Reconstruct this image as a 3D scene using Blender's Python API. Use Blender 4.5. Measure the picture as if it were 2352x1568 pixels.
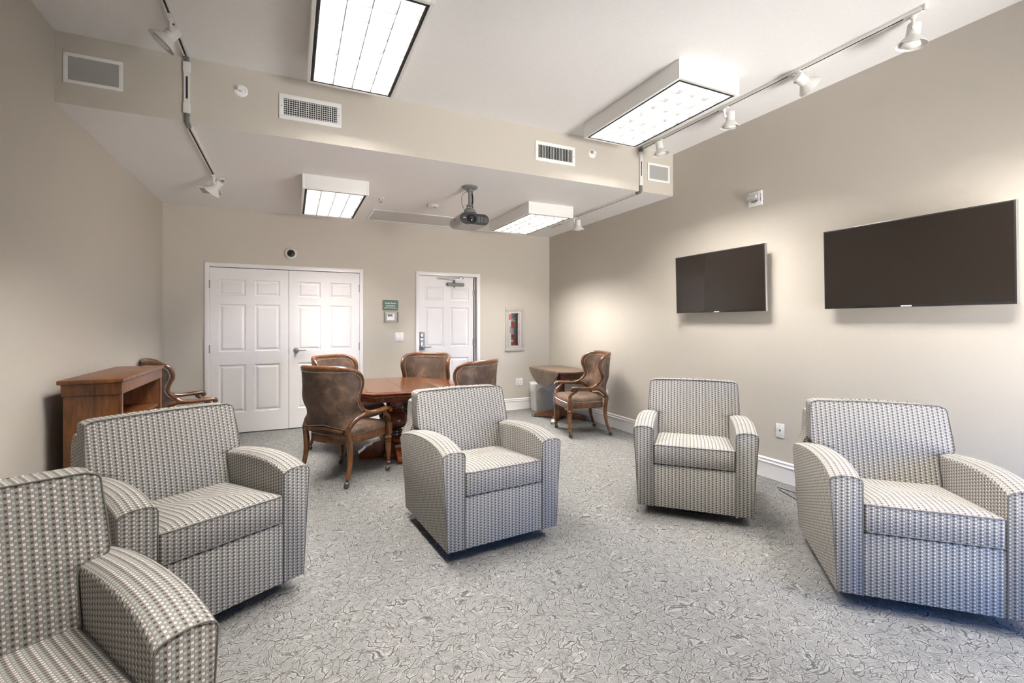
import bpy, bmesh, math, random
from math import sin, cos, pi, radians
from mathutils import Vector, Matrix
random.seed(7)
for o in list(bpy.data.objects): bpy.data.objects.remove(o)
COL = bpy.context.scene.collection
SC = bpy.context.scene

# ------------------------------------------------------------------ camera
cd = bpy.data.cameras.new('camera'); cam = bpy.data.objects.new('camera', cd); COL.objects.link(cam)
cam.location = (0, 0, 1.35); cam.rotation_euler = (pi/2, 0, -0.4395)
cd.sensor_width = 36; cd.lens = 1076.57/2352*36; cd.shift_y = -41.7/2352; cd.clip_start = 0.05
SC.camera = cam
SC.view_settings.view_transform = 'Standard'; SC.view_settings.look = 'None'
SC.view_settings.exposure = 0.55; SC.view_settings.gamma = 1.0; SC.view_settings.use_curve_mapping = False

# ------------------------------------------------------------------ daylight outside
w = bpy.data.worlds.new('world'); SC.world = w; w.use_nodes = True
bg = w.node_tree.nodes['Background']; bg.inputs[1].default_value = 1.0
_t = w.node_tree.nodes.new('ShaderNodeTexCoord'); _s = w.node_tree.nodes.new('ShaderNodeSeparateXYZ'); _r = w.node_tree.nodes.new('ShaderNodeValToRGB')
_m = w.node_tree.nodes.new('ShaderNodeMath'); _m.operation = 'MULTIPLY_ADD'; _m.inputs[1].default_value = .5; _m.inputs[2].default_value = .5
w.node_tree.links.new(_t.outputs['Generated'], _s.inputs[0]); w.node_tree.links.new(_s.outputs[2], _m.inputs[0]); w.node_tree.links.new(_m.outputs[0], _r.inputs[0])
_r.color_ramp.elements[0].position = .47; _r.color_ramp.elements[0].color = (4.0, 3.85, 3.7, 1)      # bright ground half, made up to light the ceiling from below
_r.color_ramp.elements[1].position = .52; _r.color_ramp.elements[1].color = (.13, .50, 1.45, 1)       # clear sky
w.node_tree.links.new(_r.outputs[0], bg.inputs[0]); bg.inputs[1].default_value = 9.0
TUBE_STRENGTH = 220.0

# ------------------------------------------------------------------ room numbers
XL, XR, YB, YS, YF = -1.3525, 3.787, 6.628, 3.903, -1.2
HL, HH = 2.745, 3.1995

# ------------------------------------------------------------------ material helpers
def mat(name):
    m = bpy.data.materials.new(name); m.use_nodes = True
    nt = m.node_tree; return m, nt, nt.nodes['Principled BSDF']
def N(nt, t, **k):
    n = nt.nodes.new(t)
    for a, b in k.items(): setattr(n, a, b)
    return n
def L(nt, a, b): nt.links.new(a, b)
def rgb(c): return (c[0], c[1], c[2], 1)
def plain(name, col, rough=0.5, metal=0.0, spec=0.5, emis=None, estr=0):
    m, nt, p = mat(name)
    p.inputs['Base Color'].default_value = rgb(col); p.inputs['Roughness'].default_value = rough
    p.inputs['Metallic'].default_value = metal; p.inputs['Specular IOR Level'].default_value = spec
    if emis: p.inputs['Emission Color'].default_value = rgb(emis); p.inputs['Emission Strength'].default_value = estr
    # a faint procedural unevenness in the gloss
    n = N(nt, 'ShaderNodeTexNoise'); n.inputs['Scale'].default_value = 30
    tc = N(nt, 'ShaderNodeTexCoord'); L(nt, tc.outputs['Object'], n.inputs['Vector'])
    mr = N(nt, 'ShaderNodeMapRange'); mr.inputs[3].default_value = max(0, rough-.04); mr.inputs[4].default_value = min(1, rough+.04)
    L(nt, n.outputs[0], mr.inputs[0]); L(nt, mr.outputs[0], p.inputs['Roughness'])
    return m
def math_(nt, op, a, b=None, c=None):
    n = N(nt, 'ShaderNodeMath', operation=op)
    for i, v in enumerate((a, b, c)):
        if v is None: continue
        if isinstance(v, (int, float)): n.inputs[i].default_value = v
        else: L(nt, v, n.inputs[i])
    return n.outputs[0]
def mixc(nt, f, a, b):
    n = N(nt, 'ShaderNodeMix', data_type='RGBA')
    if isinstance(f, (int, float)): n.inputs[0].default_value = f
    else: L(nt, f, n.inputs[0])
    for i, v in ((6, a), (7, b)):
        if isinstance(v, tuple): n.inputs[i].default_value = rgb(v)
        else: L(nt, v, n.inputs[i])
    return n.outputs[2]
def ramp(nt, f, stops):
    n = N(nt, 'ShaderNodeValToRGB'); cr = n.color_ramp
    while len(cr.elements) < len(stops): cr.elements.new(0.5)
    for e, (p, c) in zip(cr.elements, stops): e.position = p; e.color = rgb(c)
    L(nt, f, n.inputs[0]); return n.outputs[0]
def noise(nt, vec, scale, detail=3, rough=.5, dist=0):
    n = N(nt, 'ShaderNodeTexNoise'); n.inputs['Scale'].default_value = scale; n.inputs['Detail'].default_value = detail
    n.inputs['Roughness'].default_value = rough; n.inputs['Distortion'].default_value = dist
    if vec is not None: L(nt, vec, n.inputs['Vector'])
    return n
def mapping(nt, vec, scale=(1, 1, 1), rot=(0, 0, 0)):
    n = N(nt, 'ShaderNodeMapping'); n.inputs['Scale'].default_value = scale; n.inputs['Rotation'].default_value = rot
    L(nt, vec, n.inputs['Vector']); return n.outputs[0]
def bump(nt, p, h, strength, dist=0.002):
    b = N(nt, 'ShaderNodeBump'); b.inputs['Strength'].default_value = strength; b.inputs['Distance'].default_value = dist
    L(nt, h, b.inputs['Height']); L(nt, b.outputs[0], p.inputs['Normal'])

def wall_mat(name, col):
    m, nt, p = mat(name); tc = N(nt, 'ShaderNodeTexCoord').outputs['Object']
    a = noise(nt, mapping(nt, tc, (60, 60, 700)), 1.0, 2).outputs[0]
    b = noise(nt, mapping(nt, tc, (700, 700, 60)), 1.0, 2).outputs[0]
    h = math_(nt, 'ADD', a, b)
    f = math_(nt, 'MULTIPLY', h, .5)
    c = mixc(nt, f, tuple(v*.92 for v in col), tuple(v*1.08 for v in col))
    L(nt, c, p.inputs['Base Color']); p.inputs['Roughness'].default_value = .62; p.inputs['Specular IOR Level'].default_value = .3
    bump(nt, p, h, .25, .0012); return m
def carpet_mat():
    m, nt, p = mat('carpet'); tc = N(nt, 'ShaderNodeTexCoord').outputs['Object']
    d = noise(nt, tc, 5, 3); dv = N(nt, 'ShaderNodeVectorMath', operation='MULTIPLY_ADD')
    L(nt, d.outputs['Color'], dv.inputs[0]); dv.inputs[1].default_value = (.20, .20, 0); L(nt, tc, dv.inputs[2])
    v1 = N(nt, 'ShaderNodeTexVoronoi', feature='DISTANCE_TO_EDGE'); v1.inputs['Scale'].default_value = 18; L(nt, mapping(nt, dv.outputs[0], (.85, 1.7, 1), (0, 0, .5)), v1.inputs['Vector'])
    v2 = N(nt, 'ShaderNodeTexVoronoi', feature='DISTANCE_TO_EDGE'); v2.inputs['Scale'].default_value = 26; L(nt, mapping(nt, dv.outputs[0], (1.5, .7, 1), (0, 0, -.7)), v2.inputs['Vector'])
    ragn = noise(nt, tc, 130, 3, .7).outputs[0]
    def line(v, w):
        r = N(nt, 'ShaderNodeMapRange'); r.inputs[1].default_value = w*.2; r.inputs[2].default_value = w*1.3; r.inputs[3].default_value = 1; r.inputs[4].default_value = 0
        L(nt, math_(nt, 'ADD', v.outputs['Distance'], math_(nt, 'MULTIPLY_ADD', ragn, .11, -.055)), r.inputs[0]); return r.outputs[0]
    fine = noise(nt, tc, 230, 3, .8).outputs[0]; mid = noise(nt, tc, 14, 2).outputs[0]; big = noise(nt, tc, 2.2, 2).outputs[0]
    brk = N(nt, 'ShaderNodeMapRange'); brk.inputs[1].default_value = .42; brk.inputs[2].default_value = .56; L(nt, noise(nt, tc, 21, 2).outputs[0], brk.inputs[0])
    brk2 = N(nt, 'ShaderNodeMapRange'); brk2.inputs[1].default_value = .36; brk2.inputs[2].default_value = .50; brk2.inputs[3].default_value = .25; L(nt, noise(nt, tc, 33, 2).outputs[0], brk2.inputs[0])
    l1 = math_(nt, 'MULTIPLY', line(v1, .034), brk2.outputs[0]); l2 = math_(nt, 'MULTIPLY', line(v2, .028), brk.outputs[0])
    ln = math_(nt, 'MAXIMUM', l1, math_(nt, 'MULTIPLY', l2, .75))
    grain = N(nt, 'ShaderNodeMapRange'); grain.inputs[1].default_value = .35; grain.inputs[2].default_value = .65; L(nt, fine, grain.inputs[0])
    c0 = mixc(nt, grain.outputs[0], (.105, .104, .10), (.255, .252, .245))
    c1 = mixc(nt, math_(nt, 'MULTIPLY', mid, .35), c0, (.18, .177, .17))
    c2 = mixc(nt, math_(nt, 'MULTIPLY', big, .2), c1, (.26, .257, .25))
    hr = N(nt, 'ShaderNodeMapRange'); hr.inputs[1].default_value = .05; hr.inputs[2].default_value = .13; hr.inputs[3].default_value = .75; hr.inputs[4].default_value = 0; L(nt, v1.outputs['Distance'], hr.inputs[0])
    hl = math_(nt, 'MULTIPLY', hr.outputs[0], grain.outputs[0])  # highlight specks beside the lines, put into the pile colour
    rag = math_(nt, 'MULTIPLY', ln, math_(nt, 'ADD', .35, grain.outputs[0]))
    cl = N(nt, 'ShaderNodeClamp'); L(nt, rag, cl.inputs[0])
    c3 = mixc(nt, cl.outputs[0], mixc(nt, hl, c2, (.46, .45, .43)), (.045, .043, .039))
    L(nt, c3, p.inputs['Base Color']); p.inputs['Roughness'].default_value = .95; p.inputs['Specular IOR Level'].default_value = .1
    h = math_(nt, 'SUBTRACT', math_(nt, 'MULTIPLY', fine, .5), ln); bump(nt, p, h, .9, .007); return m
def fabric_mat():
    m, nt, p = mat('woven_check_fabric'); uv = N(nt, 'ShaderNodeUVMap').outputs[0]
    s = N(nt, 'ShaderNodeSeparateXYZ'); L(nt, uv, s.inputs[0])
    U = math_(nt, 'MULTIPLY_ADD', s.outputs[0], 1/.0078, 3000.0); V = math_(nt, 'MULTIPLY_ADD', s.outputs[1], 1/.0080, 3000.0)
    i = math_(nt, 'FLOOR', U); j = math_(nt, 'FLOOR', V); fu = math_(nt, 'FRACT', U); fv = math_(nt, 'FRACT', V)
    par = math_(nt, 'MODULO', math_(nt, 'ADD', i, j), 2.0); c3 = math_(nt, 'MODULO', i, 3.0)
    du = math_(nt, 'ABSOLUTE', math_(nt, 'SUBTRACT', fu, .5)); dv = math_(nt, 'ABSOLUTE', math_(nt, 'SUBTRACT', fv, .5))
    ins = math_(nt, 'MULTIPLY', math_(nt, 'LESS_THAN', du, .38), math_(nt, 'LESS_THAN', dv, .40))
    dot = math_(nt, 'MULTIPLY', ins, math_(nt, 'LESS_THAN', par, .5))
    isd = math_(nt, 'LESS_THAN', c3, .5); isw = math_(nt, 'COMPARE', c3, 1.0, .3)
    dc = mixc(nt, isd, mixc(nt, isw, (.37, .39, .35), (.66, .63, .59)), (.032, .027, .021))
    basec = mixc(nt, isd, mixc(nt, isw, (.215, .212, .208), (.25, .227, .21)), (.225, .205, .188))
    edge = math_(nt, 'MAXIMUM', math_(nt, 'GREATER_THAN', du, .44), math_(nt, 'GREATER_THAN', dv, .455))
    b2 = mixc(nt, math_(nt, 'MULTIPLY', edge, .45), basec, (.11, .10, .088))
    c = mixc(nt, dot, b2, dc)
    th = noise(nt, uv, 2500, 2).outputs[0]
    c = mixc(nt, math_(nt, 'MULTIPLY', th, .25), c, (.2, .18, .16))
    L(nt, c, p.inputs['Base Color']); p.inputs['Roughness'].default_value = .85; p.inputs['Specular IOR Level'].default_value = .2
    h = math_(nt, 'ADD', math_(nt, 'MULTIPLY', th, .4), ins); bump(nt, p, h, .35, .0012); return m
def wood_mat(name, dark, lightc, scale=(6, 6, 1), rough=.3, coat=.3, grain=14, lines=None):
    m, nt, p = mat(name); tc = N(nt, 'ShaderNodeTexCoord').outputs['Object']
    v = mapping(nt, tc, scale)
    a = noise(nt, v, grain, 6, .6, 1.2).outputs[0]; b = noise(nt, tc, 5, 2).outputs[0]
    f = math_(nt, 'ADD', math_(nt, 'MULTIPLY', a, .7), math_(nt, 'MULTIPLY', b, .45))
    c = ramp(nt, f, [(.38, dark), (.74, lightc)])
    if lines:
        s = N(nt, 'ShaderNodeSeparateXYZ'); L(nt, tc, s.inputs[0])
        for per, wd, st in lines:
            t = math_(nt, 'FRACT', math_(nt, 'MULTIPLY_ADD', s.outputs[0], 1/per, 100.5))
            g = math_(nt, 'GREATER_THAN', math_(nt, 'ABSOLUTE', math_(nt, 'SUBTRACT', t, .5)), .5-wd/per)
            c = mixc(nt, math_(nt, 'MULTIPLY', g, st), c, (.02, .01, .006))
    L(nt, c, p.inputs['Base Color']); p.inputs['Roughness'].default_value = rough
    p.inputs['Coat Weight'].default_value = coat; p.inputs['Coat Roughness'].default_value = .12
    return m
def leather_mat():
    m, nt, p = mat('distressed_leather'); tc = N(nt, 'ShaderNodeTexCoord').outputs['Object']
    oi = N(nt, 'ShaderNodeObjectInfo').outputs['Random']
    a = noise(nt, tc, 9, 6, .7, .15).outputs[0]; b = noise(nt, tc, 3.2, 2).outputs[0]
    f = math_(nt, 'ADD', math_(nt, 'MULTIPLY', a, .6), math_(nt, 'MULTIPLY', b, .4))
    c = ramp(nt, f, [(.38, (.032, .024, .019)), (.5, (.10, .064, .045)), (.62, (.25, .150, .10))])
    sc = noise(nt, mapping(nt, tc, (1, 1, 5)), 60, 4).outputs[0]
    c = mixc(nt, math_(nt, 'MULTIPLY', sc, .3), c, (.20, .13, .09))
    L(nt, c, p.inputs['Base Color']); p.inputs['Roughness'].default_value = .48; p.inputs['Specular IOR Level'].default_value = .4
    bump(nt, p, noise(nt, tc, 350, 3).outputs[0], .12, .001); return m

WALL = wall_mat('beige_wall_paint', (.55, .512, .452))
CEIL = wall_mat('white_ceiling_paint', (.87, .865, .86))
CARPET = carpet_mat(); FABRIC = fabric_mat()
PIPING = plain('fabric_piping', (.12, .11, .098), .9)  # cord toned dark to carry the shadow line along the seam
TRIM = plain('white_trim_paint', (.86, .84, .83), .32)
DOORW = plain('white_door_paint', (.84, .825, .83), .38)
WHITE = plain('white_enamel', (.86, .86, .84), .35)
TRACKW = plain('track_white', (.74, .73, .70), .4)
BLACK = plain('black_plastic', (.012, .012, .012), .45)
DARK = plain('dark_recess', (.02, .02, .022), .8)
SCREEN = plain('screen_glass', (.019, .0145, .012), .13, spec=.45)
BEZEL = plain('screen_bezel', (.02, .02, .02), .3)
SILVER = plain('brushed_silver', (.62, .61, .60), .35, 1.0)
STEEL = plain('satin_nickel', (.42, .41, .40), .32, 1.0)
GREYP = plain('grey_painted_metal', (.19, .19, .18), .42)
GRILLE = plain('grey_grille_cloth', (.37, .37, .35), .8)
LOUV = plain('louver_darkened', (.05, .05, .05), .6, 0.0, spec=.15)  # silvery louvers darkened so lit cells stay dimmer and light cutoffs sharper
EDGE_SHADE = plain('louver_edge_shade', (.10, .10, .10), .6)  # dark tone stands in for the unlit undersides of the blades
BRASS = plain('antique_nailhead', (.72, .66, .56), .3, .9)
PEWTER = plain('pewter_caster', (.10, .10, .09), .42, .7)
WOOD = wood_mat('carved_chair_wood', (.022, .007, .003), (.20, .075, .022), (2, 2, 1), .3, .35, 9)
CASEW = wood_mat('bookcase_cherry', (.055, .016, .004), (.22, .075, .018), (5, 5, .6), .36, .25, 7)
TABLEW = wood_mat('table_mahogany', (.05, .010, .004), (.25, .062, .015), (2, 2, 1), .2, .6, 9)
TABLET = wood_mat('table_planks', (.075, .022, .006), (.23, .082, .024), (9, .6, 1), .22, .8, 8, [(.042, .0011, .8)])
LEAFW = wood_mat('drop_leaf_walnut', (.055, .032, .018), (.20, .125, .075), (2, 5, 1), .3, .35, 8)
FOOTW = wood_mat('drop_leaf_base_wood', (.06, .020, .008), (.20, .075, .028), (2, 2, 1), .35, .2, 8)
LEATHER = leather_mat()
RED = plain('extinguisher_red', (.62, .06, .02), .35)
REDP = plain('red_print', (.55, .035, .015), .6)
GREEN = plain('sign_green', (.010, .068, .022), .4)
PRINT = plain('white_print', (.88, .88, .84), .6)
BINW = plain('white_bin_plastic', (.88, .87, .85), .4)
LINER = plain('white_liner_plastic', (.86, .85, .84), .3)
PAPER = plain('white_tag', (.8, .82, .9), .7)
CABM = plain('cabinet_frame_enamel', (.47, .44, .40), .4)
def clear_mat(name, col=(1, 1, 1), rough=.03):
    m, nt, p = mat(name); p.inputs['Base Color'].default_value = rgb(col); p.inputs['Roughness'].default_value = rough
    p.inputs['Transmission Weight'].default_value = 1.0; p.inputs['IOR'].default_value = 1.45; return m
CLEAR = clear_mat('clear_plastic')
def thin_glass(name):
    m, nt, p = mat(name); out = nt.nodes['Material Output']
    t = N(nt, 'ShaderNodeBsdfTransparent'); g = N(nt, 'ShaderNodeBsdfGlossy'); g.inputs['Roughness'].default_value = .03
    fr = N(nt, 'ShaderNodeFresnel'); mx = N(nt, 'ShaderNodeMixShader'); L(nt, fr.outputs[0], mx.inputs[0]); L(nt, t.outputs[0], mx.inputs[1]); L(nt, g.outputs[0], mx.inputs[2]); L(nt, mx.outputs[0], out.inputs[0]); return m
PANE = thin_glass('window_glass'); ACRYL = thin_glass('clear_acrylic'); [n for n in ACRYL.node_tree.nodes if n.type == 'FRESNEL'][0].inputs[0].default_value = 1.12; [n for n in ACRYL.node_tree.nodes if n.type == 'BSDF_GLOSSY'][0].inputs['Roughness'].default_value = .25
def emit_mat(name, col, s):
    m, nt, p = mat(name); p.inputs['Base Color'].default_value = rgb((.8, .8, .8)); p.inputs['Emission Color'].default_value = rgb(col); p.inputs['Emission Strength'].default_value = s; return m
TUBEM = emit_mat('lit_fluorescent_tube', (1.0, .955, .905), TUBE_STRENGTH)

# ------------------------------------------------------------------ mesh helpers
class B:
    """collects shapes into one mesh"""
    def __init__(s): s.bm = bmesh.new()
    def face(s, vs):
        try: return s.bm.faces.new(vs)
        except ValueError: return None
    def box(s, x0, x1, y0, y1, z0, z1, bev=0, seg=2, M=None):
        t = bmesh.new()
        r = bmesh.ops.create_cube(t, size=1)
        for v in t.verts: v.co = Vector(((x0+x1)/2+v.co.x*(x1-x0), (y0+y1)/2+v.co.y*(y1-y0), (z0+z1)/2+v.co.z*(z1-z0)))
        if bev: bmesh.ops.bevel(t, geom=t.edges[:], offset=bev, segments=seg, affect='EDGES', profile=.5)
        return s.add(t, M)
    def add(s, t, M=None):
        if M is not None: bmesh.ops.transform(t, matrix=M, verts=t.verts)
        me = bpy.data.meshes.new('tmp'); t.to_mesh(me); s.bm.from_mesh(me); bpy.data.meshes.remove(me); t.free(); return s
    def loft(s, rings, closed=True, cap=True, M=None):
        t = bmesh.new(); R = [[t.verts.new(p) for p in r] for r in rings]; n = len(rings[0])
        for a, b in zip(R, R[1:]):
            for i in range(n if closed else n-1):
                j = (i+1) % n; t.faces.new((a[i], a[j], b[j], b[i]))
        if cap and closed:
            t.faces.new(R[0][::-1]); t.faces.new(R[-1])
        bmesh.ops.recalc_face_normals(t, faces=t.faces)
        return s.add(t, M)
    def lathe(s, prof, n=20, M=None, cap=True):
        """prof: (radius, z)"""
        return s.loft([[(r*cos(2*pi*i/n), r*sin(2*pi*i/n), z) for i in range(n)] for r, z in prof], True, cap, M)
    def tube(s, pts, r, n=8, closed=False, flat=None, up=None, M=None):
        """sweep; r number or list; flat=(a,b) radii multipliers along side/up"""
        P = [Vector(p) for p in pts]; m = len(P); rings = []; prev = None
        for i in range(m):
            if closed: tg = P[(i+1) % m]-P[i-1]
            else: tg = P[min(i+1, m-1)]-P[max(i-1, 0)]
            tg.normalize()
            if up is not None:
                u = up[i] if isinstance(up, list) else Vector(up)
                sd = tg.cross(u)
                if sd.length < 1e-4: sd = tg.orthogonal()
                sd.normalize(); uu = sd.cross(tg)
            else:
                if prev is None: sd = tg.orthogonal().normalized()
                else:
                    sd = prev-tg*prev.dot(tg)
                    sd = sd.normalized() if sd.length > 1e-6 else tg.orthogonal().normalized()
                prev = sd; uu = sd.cross(tg)
            rr = r[i] if isinstance(r, (list, tuple)) else r
            fa, fb = flat if flat else (1, 1)
            rings.append([P[i]+sd*(cos(2*pi*k/n)*rr*fa)+uu*(sin(2*pi*k/n)*rr*fb) for k in range(n)])
        if closed: rings.append(rings[0])
        s.loft(rings, True, not closed, M); return s
    def prism(s, poly, z0, z1, bev=0, M=None, seg=2):
        t = bmesh.new(); a = [t.verts.new((x, y, z0)) for x, y in poly]; b = [t.verts.new((x, y, z1)) for x, y in poly]; n = len(poly)
        f0 = t.faces.new(a[::-1]); f1 = t.faces.new(b)
        for i in range(n): t.faces.new((a[i], a[(i+1) % n], b[(i+1) % n], b[i]))
        bmesh.ops.recalc_face_normals(t, faces=t.faces)
        if bev:
            es = [e for e in t.edges if abs(e.verts[0].co.z-e.verts[1].co.z) < 1e-6]
            bmesh.ops.bevel(t, geom=es, offset=bev, segments=seg, affect='EDGES', profile=.5)
        return s.add(t, M)
    def ball(s, c, r, sc=(1, 1, 1), u=12, v=8):
        t = bmesh.new(); bmesh.ops.create_uvsphere(t, u_segments=u, v_segments=v, radius=r)
        for q in t.verts: q.co = Vector((c[0]+q.co.x*sc[0], c[1]+q.co.y*sc[1], c[2]+q.co.z*sc[2]))
        return s.add(t)
    def warp(s, fn):
        for v in s.bm.verts: v.co = Vector(fn(*v.co))
        return s
    def obj(s, name, m, parent=None, smooth=True, angle=.6, uv=False, weld=False):
        if weld: bmesh.ops.remove_doubles(s.bm, verts=s.bm.verts, dist=1e-5)
        me = bpy.data.meshes.new(name)
        if uv:
            lay = s.bm.loops.layers.uv.new('UVMap'); s.bm.normal_update()
            for f in s.bm.faces:
                n = f.normal
                for l in f.loops:
                    c = l.vert.co
                    if abs(n.z) > .75: l[lay].uv = (c.x, c.y)
                    elif abs(n.y) >= abs(n.x): l[lay].uv = (c.x, c.z)
                    else: l[lay].uv = (c.y, c.z)
        s.bm.to_mesh(me); s.bm.free()
        if smooth:
            for p in me.polygons: p.use_smooth = True
            me.set_sharp_from_angle(angle=angle)
        me.materials.append(m)
        o = bpy.data.objects.new(name, me); COL.objects.link(o)
        if parent: o.parent = parent
        return o
def RM(ang, axis='Z', loc=(0, 0, 0)): return Matrix.Translation(loc) @ Matrix.Rotation(ang, 4, axis)
def tag(o, label, cat, group=None, kind=None):
    o['label'] = label; o['category'] = cat
    if group: o['group'] = group
    if kind: o['kind'] = kind
    return o
def thing(name, label, cat, loc=(0, 0, 0), rz=0, group=None):
    o = bpy.data.objects.new(name, None); COL.objects.link(o); o.location = loc; o.rotation_euler = (0, 0, rz)
    o.empty_display_size = .1
    return tag(o, label, cat, group)
def struct(o): o['kind'] = 'structure'; return o
def sroot(name, loc=(0, 0, 0)):
    o = bpy.data.objects.new(name, None); COL.objects.link(o); o.location = loc; return struct(o)
def dup(root, label, loc, rz=None, group=None):
    def cp(o, par):
        c = o.copy(); COL.objects.link(c); c.parent = par
        for ch in [q for q in kids.get(o.name, [])]: cp(ch, c)
        return c
    kids = {}
    for q in bpy.data.objects:
        if q.parent: kids.setdefault(q.parent.name, []).append(q)
    r = cp(root, None); r.location = loc
    if rz is not None: r.rotation_euler = (0, 0, rz)
    r['label'] = label
    if group: r['group'] = group
    return r
def text(name, body, size, m, parent, loc, rot, align='CENTER', ext=.0006, sx=1.0, sp=1.0):
    cu = bpy.data.curves.new(name, 'FONT'); cu.body = body; cu.size = size; cu.align_x = align; cu.align_y = 'CENTER'; cu.extrude = ext; cu.offset = size*.022; cu.space_line = sp
    t = bpy.data.objects.new(name, cu); COL.objects.link(t)
    dg = bpy.context.evaluated_depsgraph_get(); dg.update()
    me = bpy.data.meshes.new_from_object(t.evaluated_get(dg)); bpy.data.objects.remove(t); bpy.data.curves.remove(cu)
    me.materials.clear(); me.materials.append(m)
    o = bpy.data.objects.new(name, me); COL.objects.link(o); o.parent = parent; o.location = loc; o.rotation_euler = rot; o.scale = (sx, 1, 1)
    return o

# ================================================================== ROOM SHELL
T = .12
struct(B().box(XL-T, XR+T, YF-T, YB+T, -.1, 0).obj('floor', CARPET, smooth=False))
struct(B().box(XL-T, XL, YF-T, YB+T, 0, HH+.1).obj('wall_left', WALL, smooth=False))
struct(B().box(XR, XR+T, YF-T, YB+T, 0, HH+.1).obj('wall_right', WALL, smooth=False))
# back wall with openings for the two doorways
D1 = (-.94, .879, 2.08); D2 = (1.601, 2.577, 2.092)
bw = B()
bw.box(XL, D1[0], YB, YB+T, 0, HL); bw.box(D1[0], D1[1], YB, YB+T, D1[2], HL); bw.box(D1[1], D2[0], YB, YB+T, 0, HL)
bw.box(D2[0], D2[1], YB, YB+T, D2[2], HL)
# fire cabinet opening x 3.05..3.285 z .965..1.53
bw.box(D2[1], 3.055, YB, YB+T, 0, HL); bw.box(3.285, XR, YB, YB+T, 0, HL); bw.box(3.055, 3.285, YB, YB+T, 0, .97); bw.box(3.055, 3.285, YB, YB+T, 1.53, HL)
struct(bw.obj('wall_back', WALL, smooth=False))
struct(B().box(XL, XR, YS+.0008, YB+T, HL, HL+.1).obj('ceiling', CEIL, smooth=False))
# the soffit face hides behind its own plane, the upper ceiling runs to it
struct(B().box(XL, XR, YS, YS+.1, HL+.0005, HH+.1).obj('wall_soffit', WALL, smooth=False))
struct(B().box(XL, XR, YF-T, YS, HH, HH+.1).obj('ceiling', CEIL, smooth=False))
# wall behind the camera with two windows
wf = B(); WN = [(2.35, 3.68, .10, 1.85)]
xs = [XL]+[v for q in WN for v in q[:2]]+[XR]
for a, b in ((XL, WN[0][0]), (WN[0][1], XR)): wf.box(a, b, YF-T, YF, 0, HH)
for a, b, z0, z1 in WN: wf.box(a, b, YF-T, YF, 0, z0); wf.box(a, b, YF-T, YF, z1, HH)
struct(wf.obj('wall_front', WALL, smooth=False))
for k, (a, b, z0, z1) in enumerate(WN):
    r = sroot('window_%d' % (k+1), ((a+b)/2, YF, z0)); cx0 = (a+b)/2
    f = B(); wd = .05
    for x0, x1, q0, q1 in ((a, a+wd, z0, z1), (b-wd, b, z0, z1), (a+wd, b-wd, z0, z0+wd), (a+wd, b-wd, z1-wd, z1), (cx0-.025, cx0+.025, z0+wd, z1-wd)):
        f.box(x0-cx0, x1-cx0, -.09, .01, q0-z0, q1-z0, .004)
    f.obj('window_frame', TRIM, r)
    B().box(a+wd-cx0, b-wd-cx0, -.052, -.048, wd, z1-z0-wd).obj('pane', PANE, r, smooth=False)
    ld = bpy.data.lights.new('window_portal', 'AREA'); ld.shape = 'RECTANGLE'; ld.size = b-a; ld.size_y = z1-z0; ld.cycles.is_portal = True
    lo = bpy.data.objects.new('window_portal', ld); COL.objects.link(lo); lo.location = (cx0, YF-.10, (z0+z1)/2); lo.rotation_euler = (-pi/2, 0, pi)
# baseboards
def base_prof(): return [(0, 0), (.016, 0), (.016, .128), (.020, .131), (.020, .138), (.013, .143), (.012, .156), (.015, .159), (.015, .165), (.006, .175), (0, .175)]
def baseboard(name, a, b, nrm):
    """a,b floor points on the wall, nrm into the room"""
    s = B(); out = [] 
    for seg in zip(a, b):
        p, q = Vector(seg[0]), Vector(seg[1]); n = Vector(nrm)
        s.loft([[Vector((pt.x, pt.y, 0))+n*d+Vector((0, 0, z)) for d, z in base_prof()] for pt in (p, q)], True, True)
    return struct(s.obj(name, TRIM, angle=.4))
baseboard('baseboard_right', [(XR, YF, 0)], [(XR, YB, 0)], (-1, 0, 0))
baseboard('baseboard_left', [(XL, YF, 0)], [(XL, YB, 0)], (1, 0, 0))
baseboard('baseboard_back', [(XL, YB, 0), (D1[1], YB, 0), (D2[1], YB, 0)], [(D1[0], YB, 0), (D2[0], YB, 0), (XR, YB, 0)], (0, -1, 0))

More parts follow.
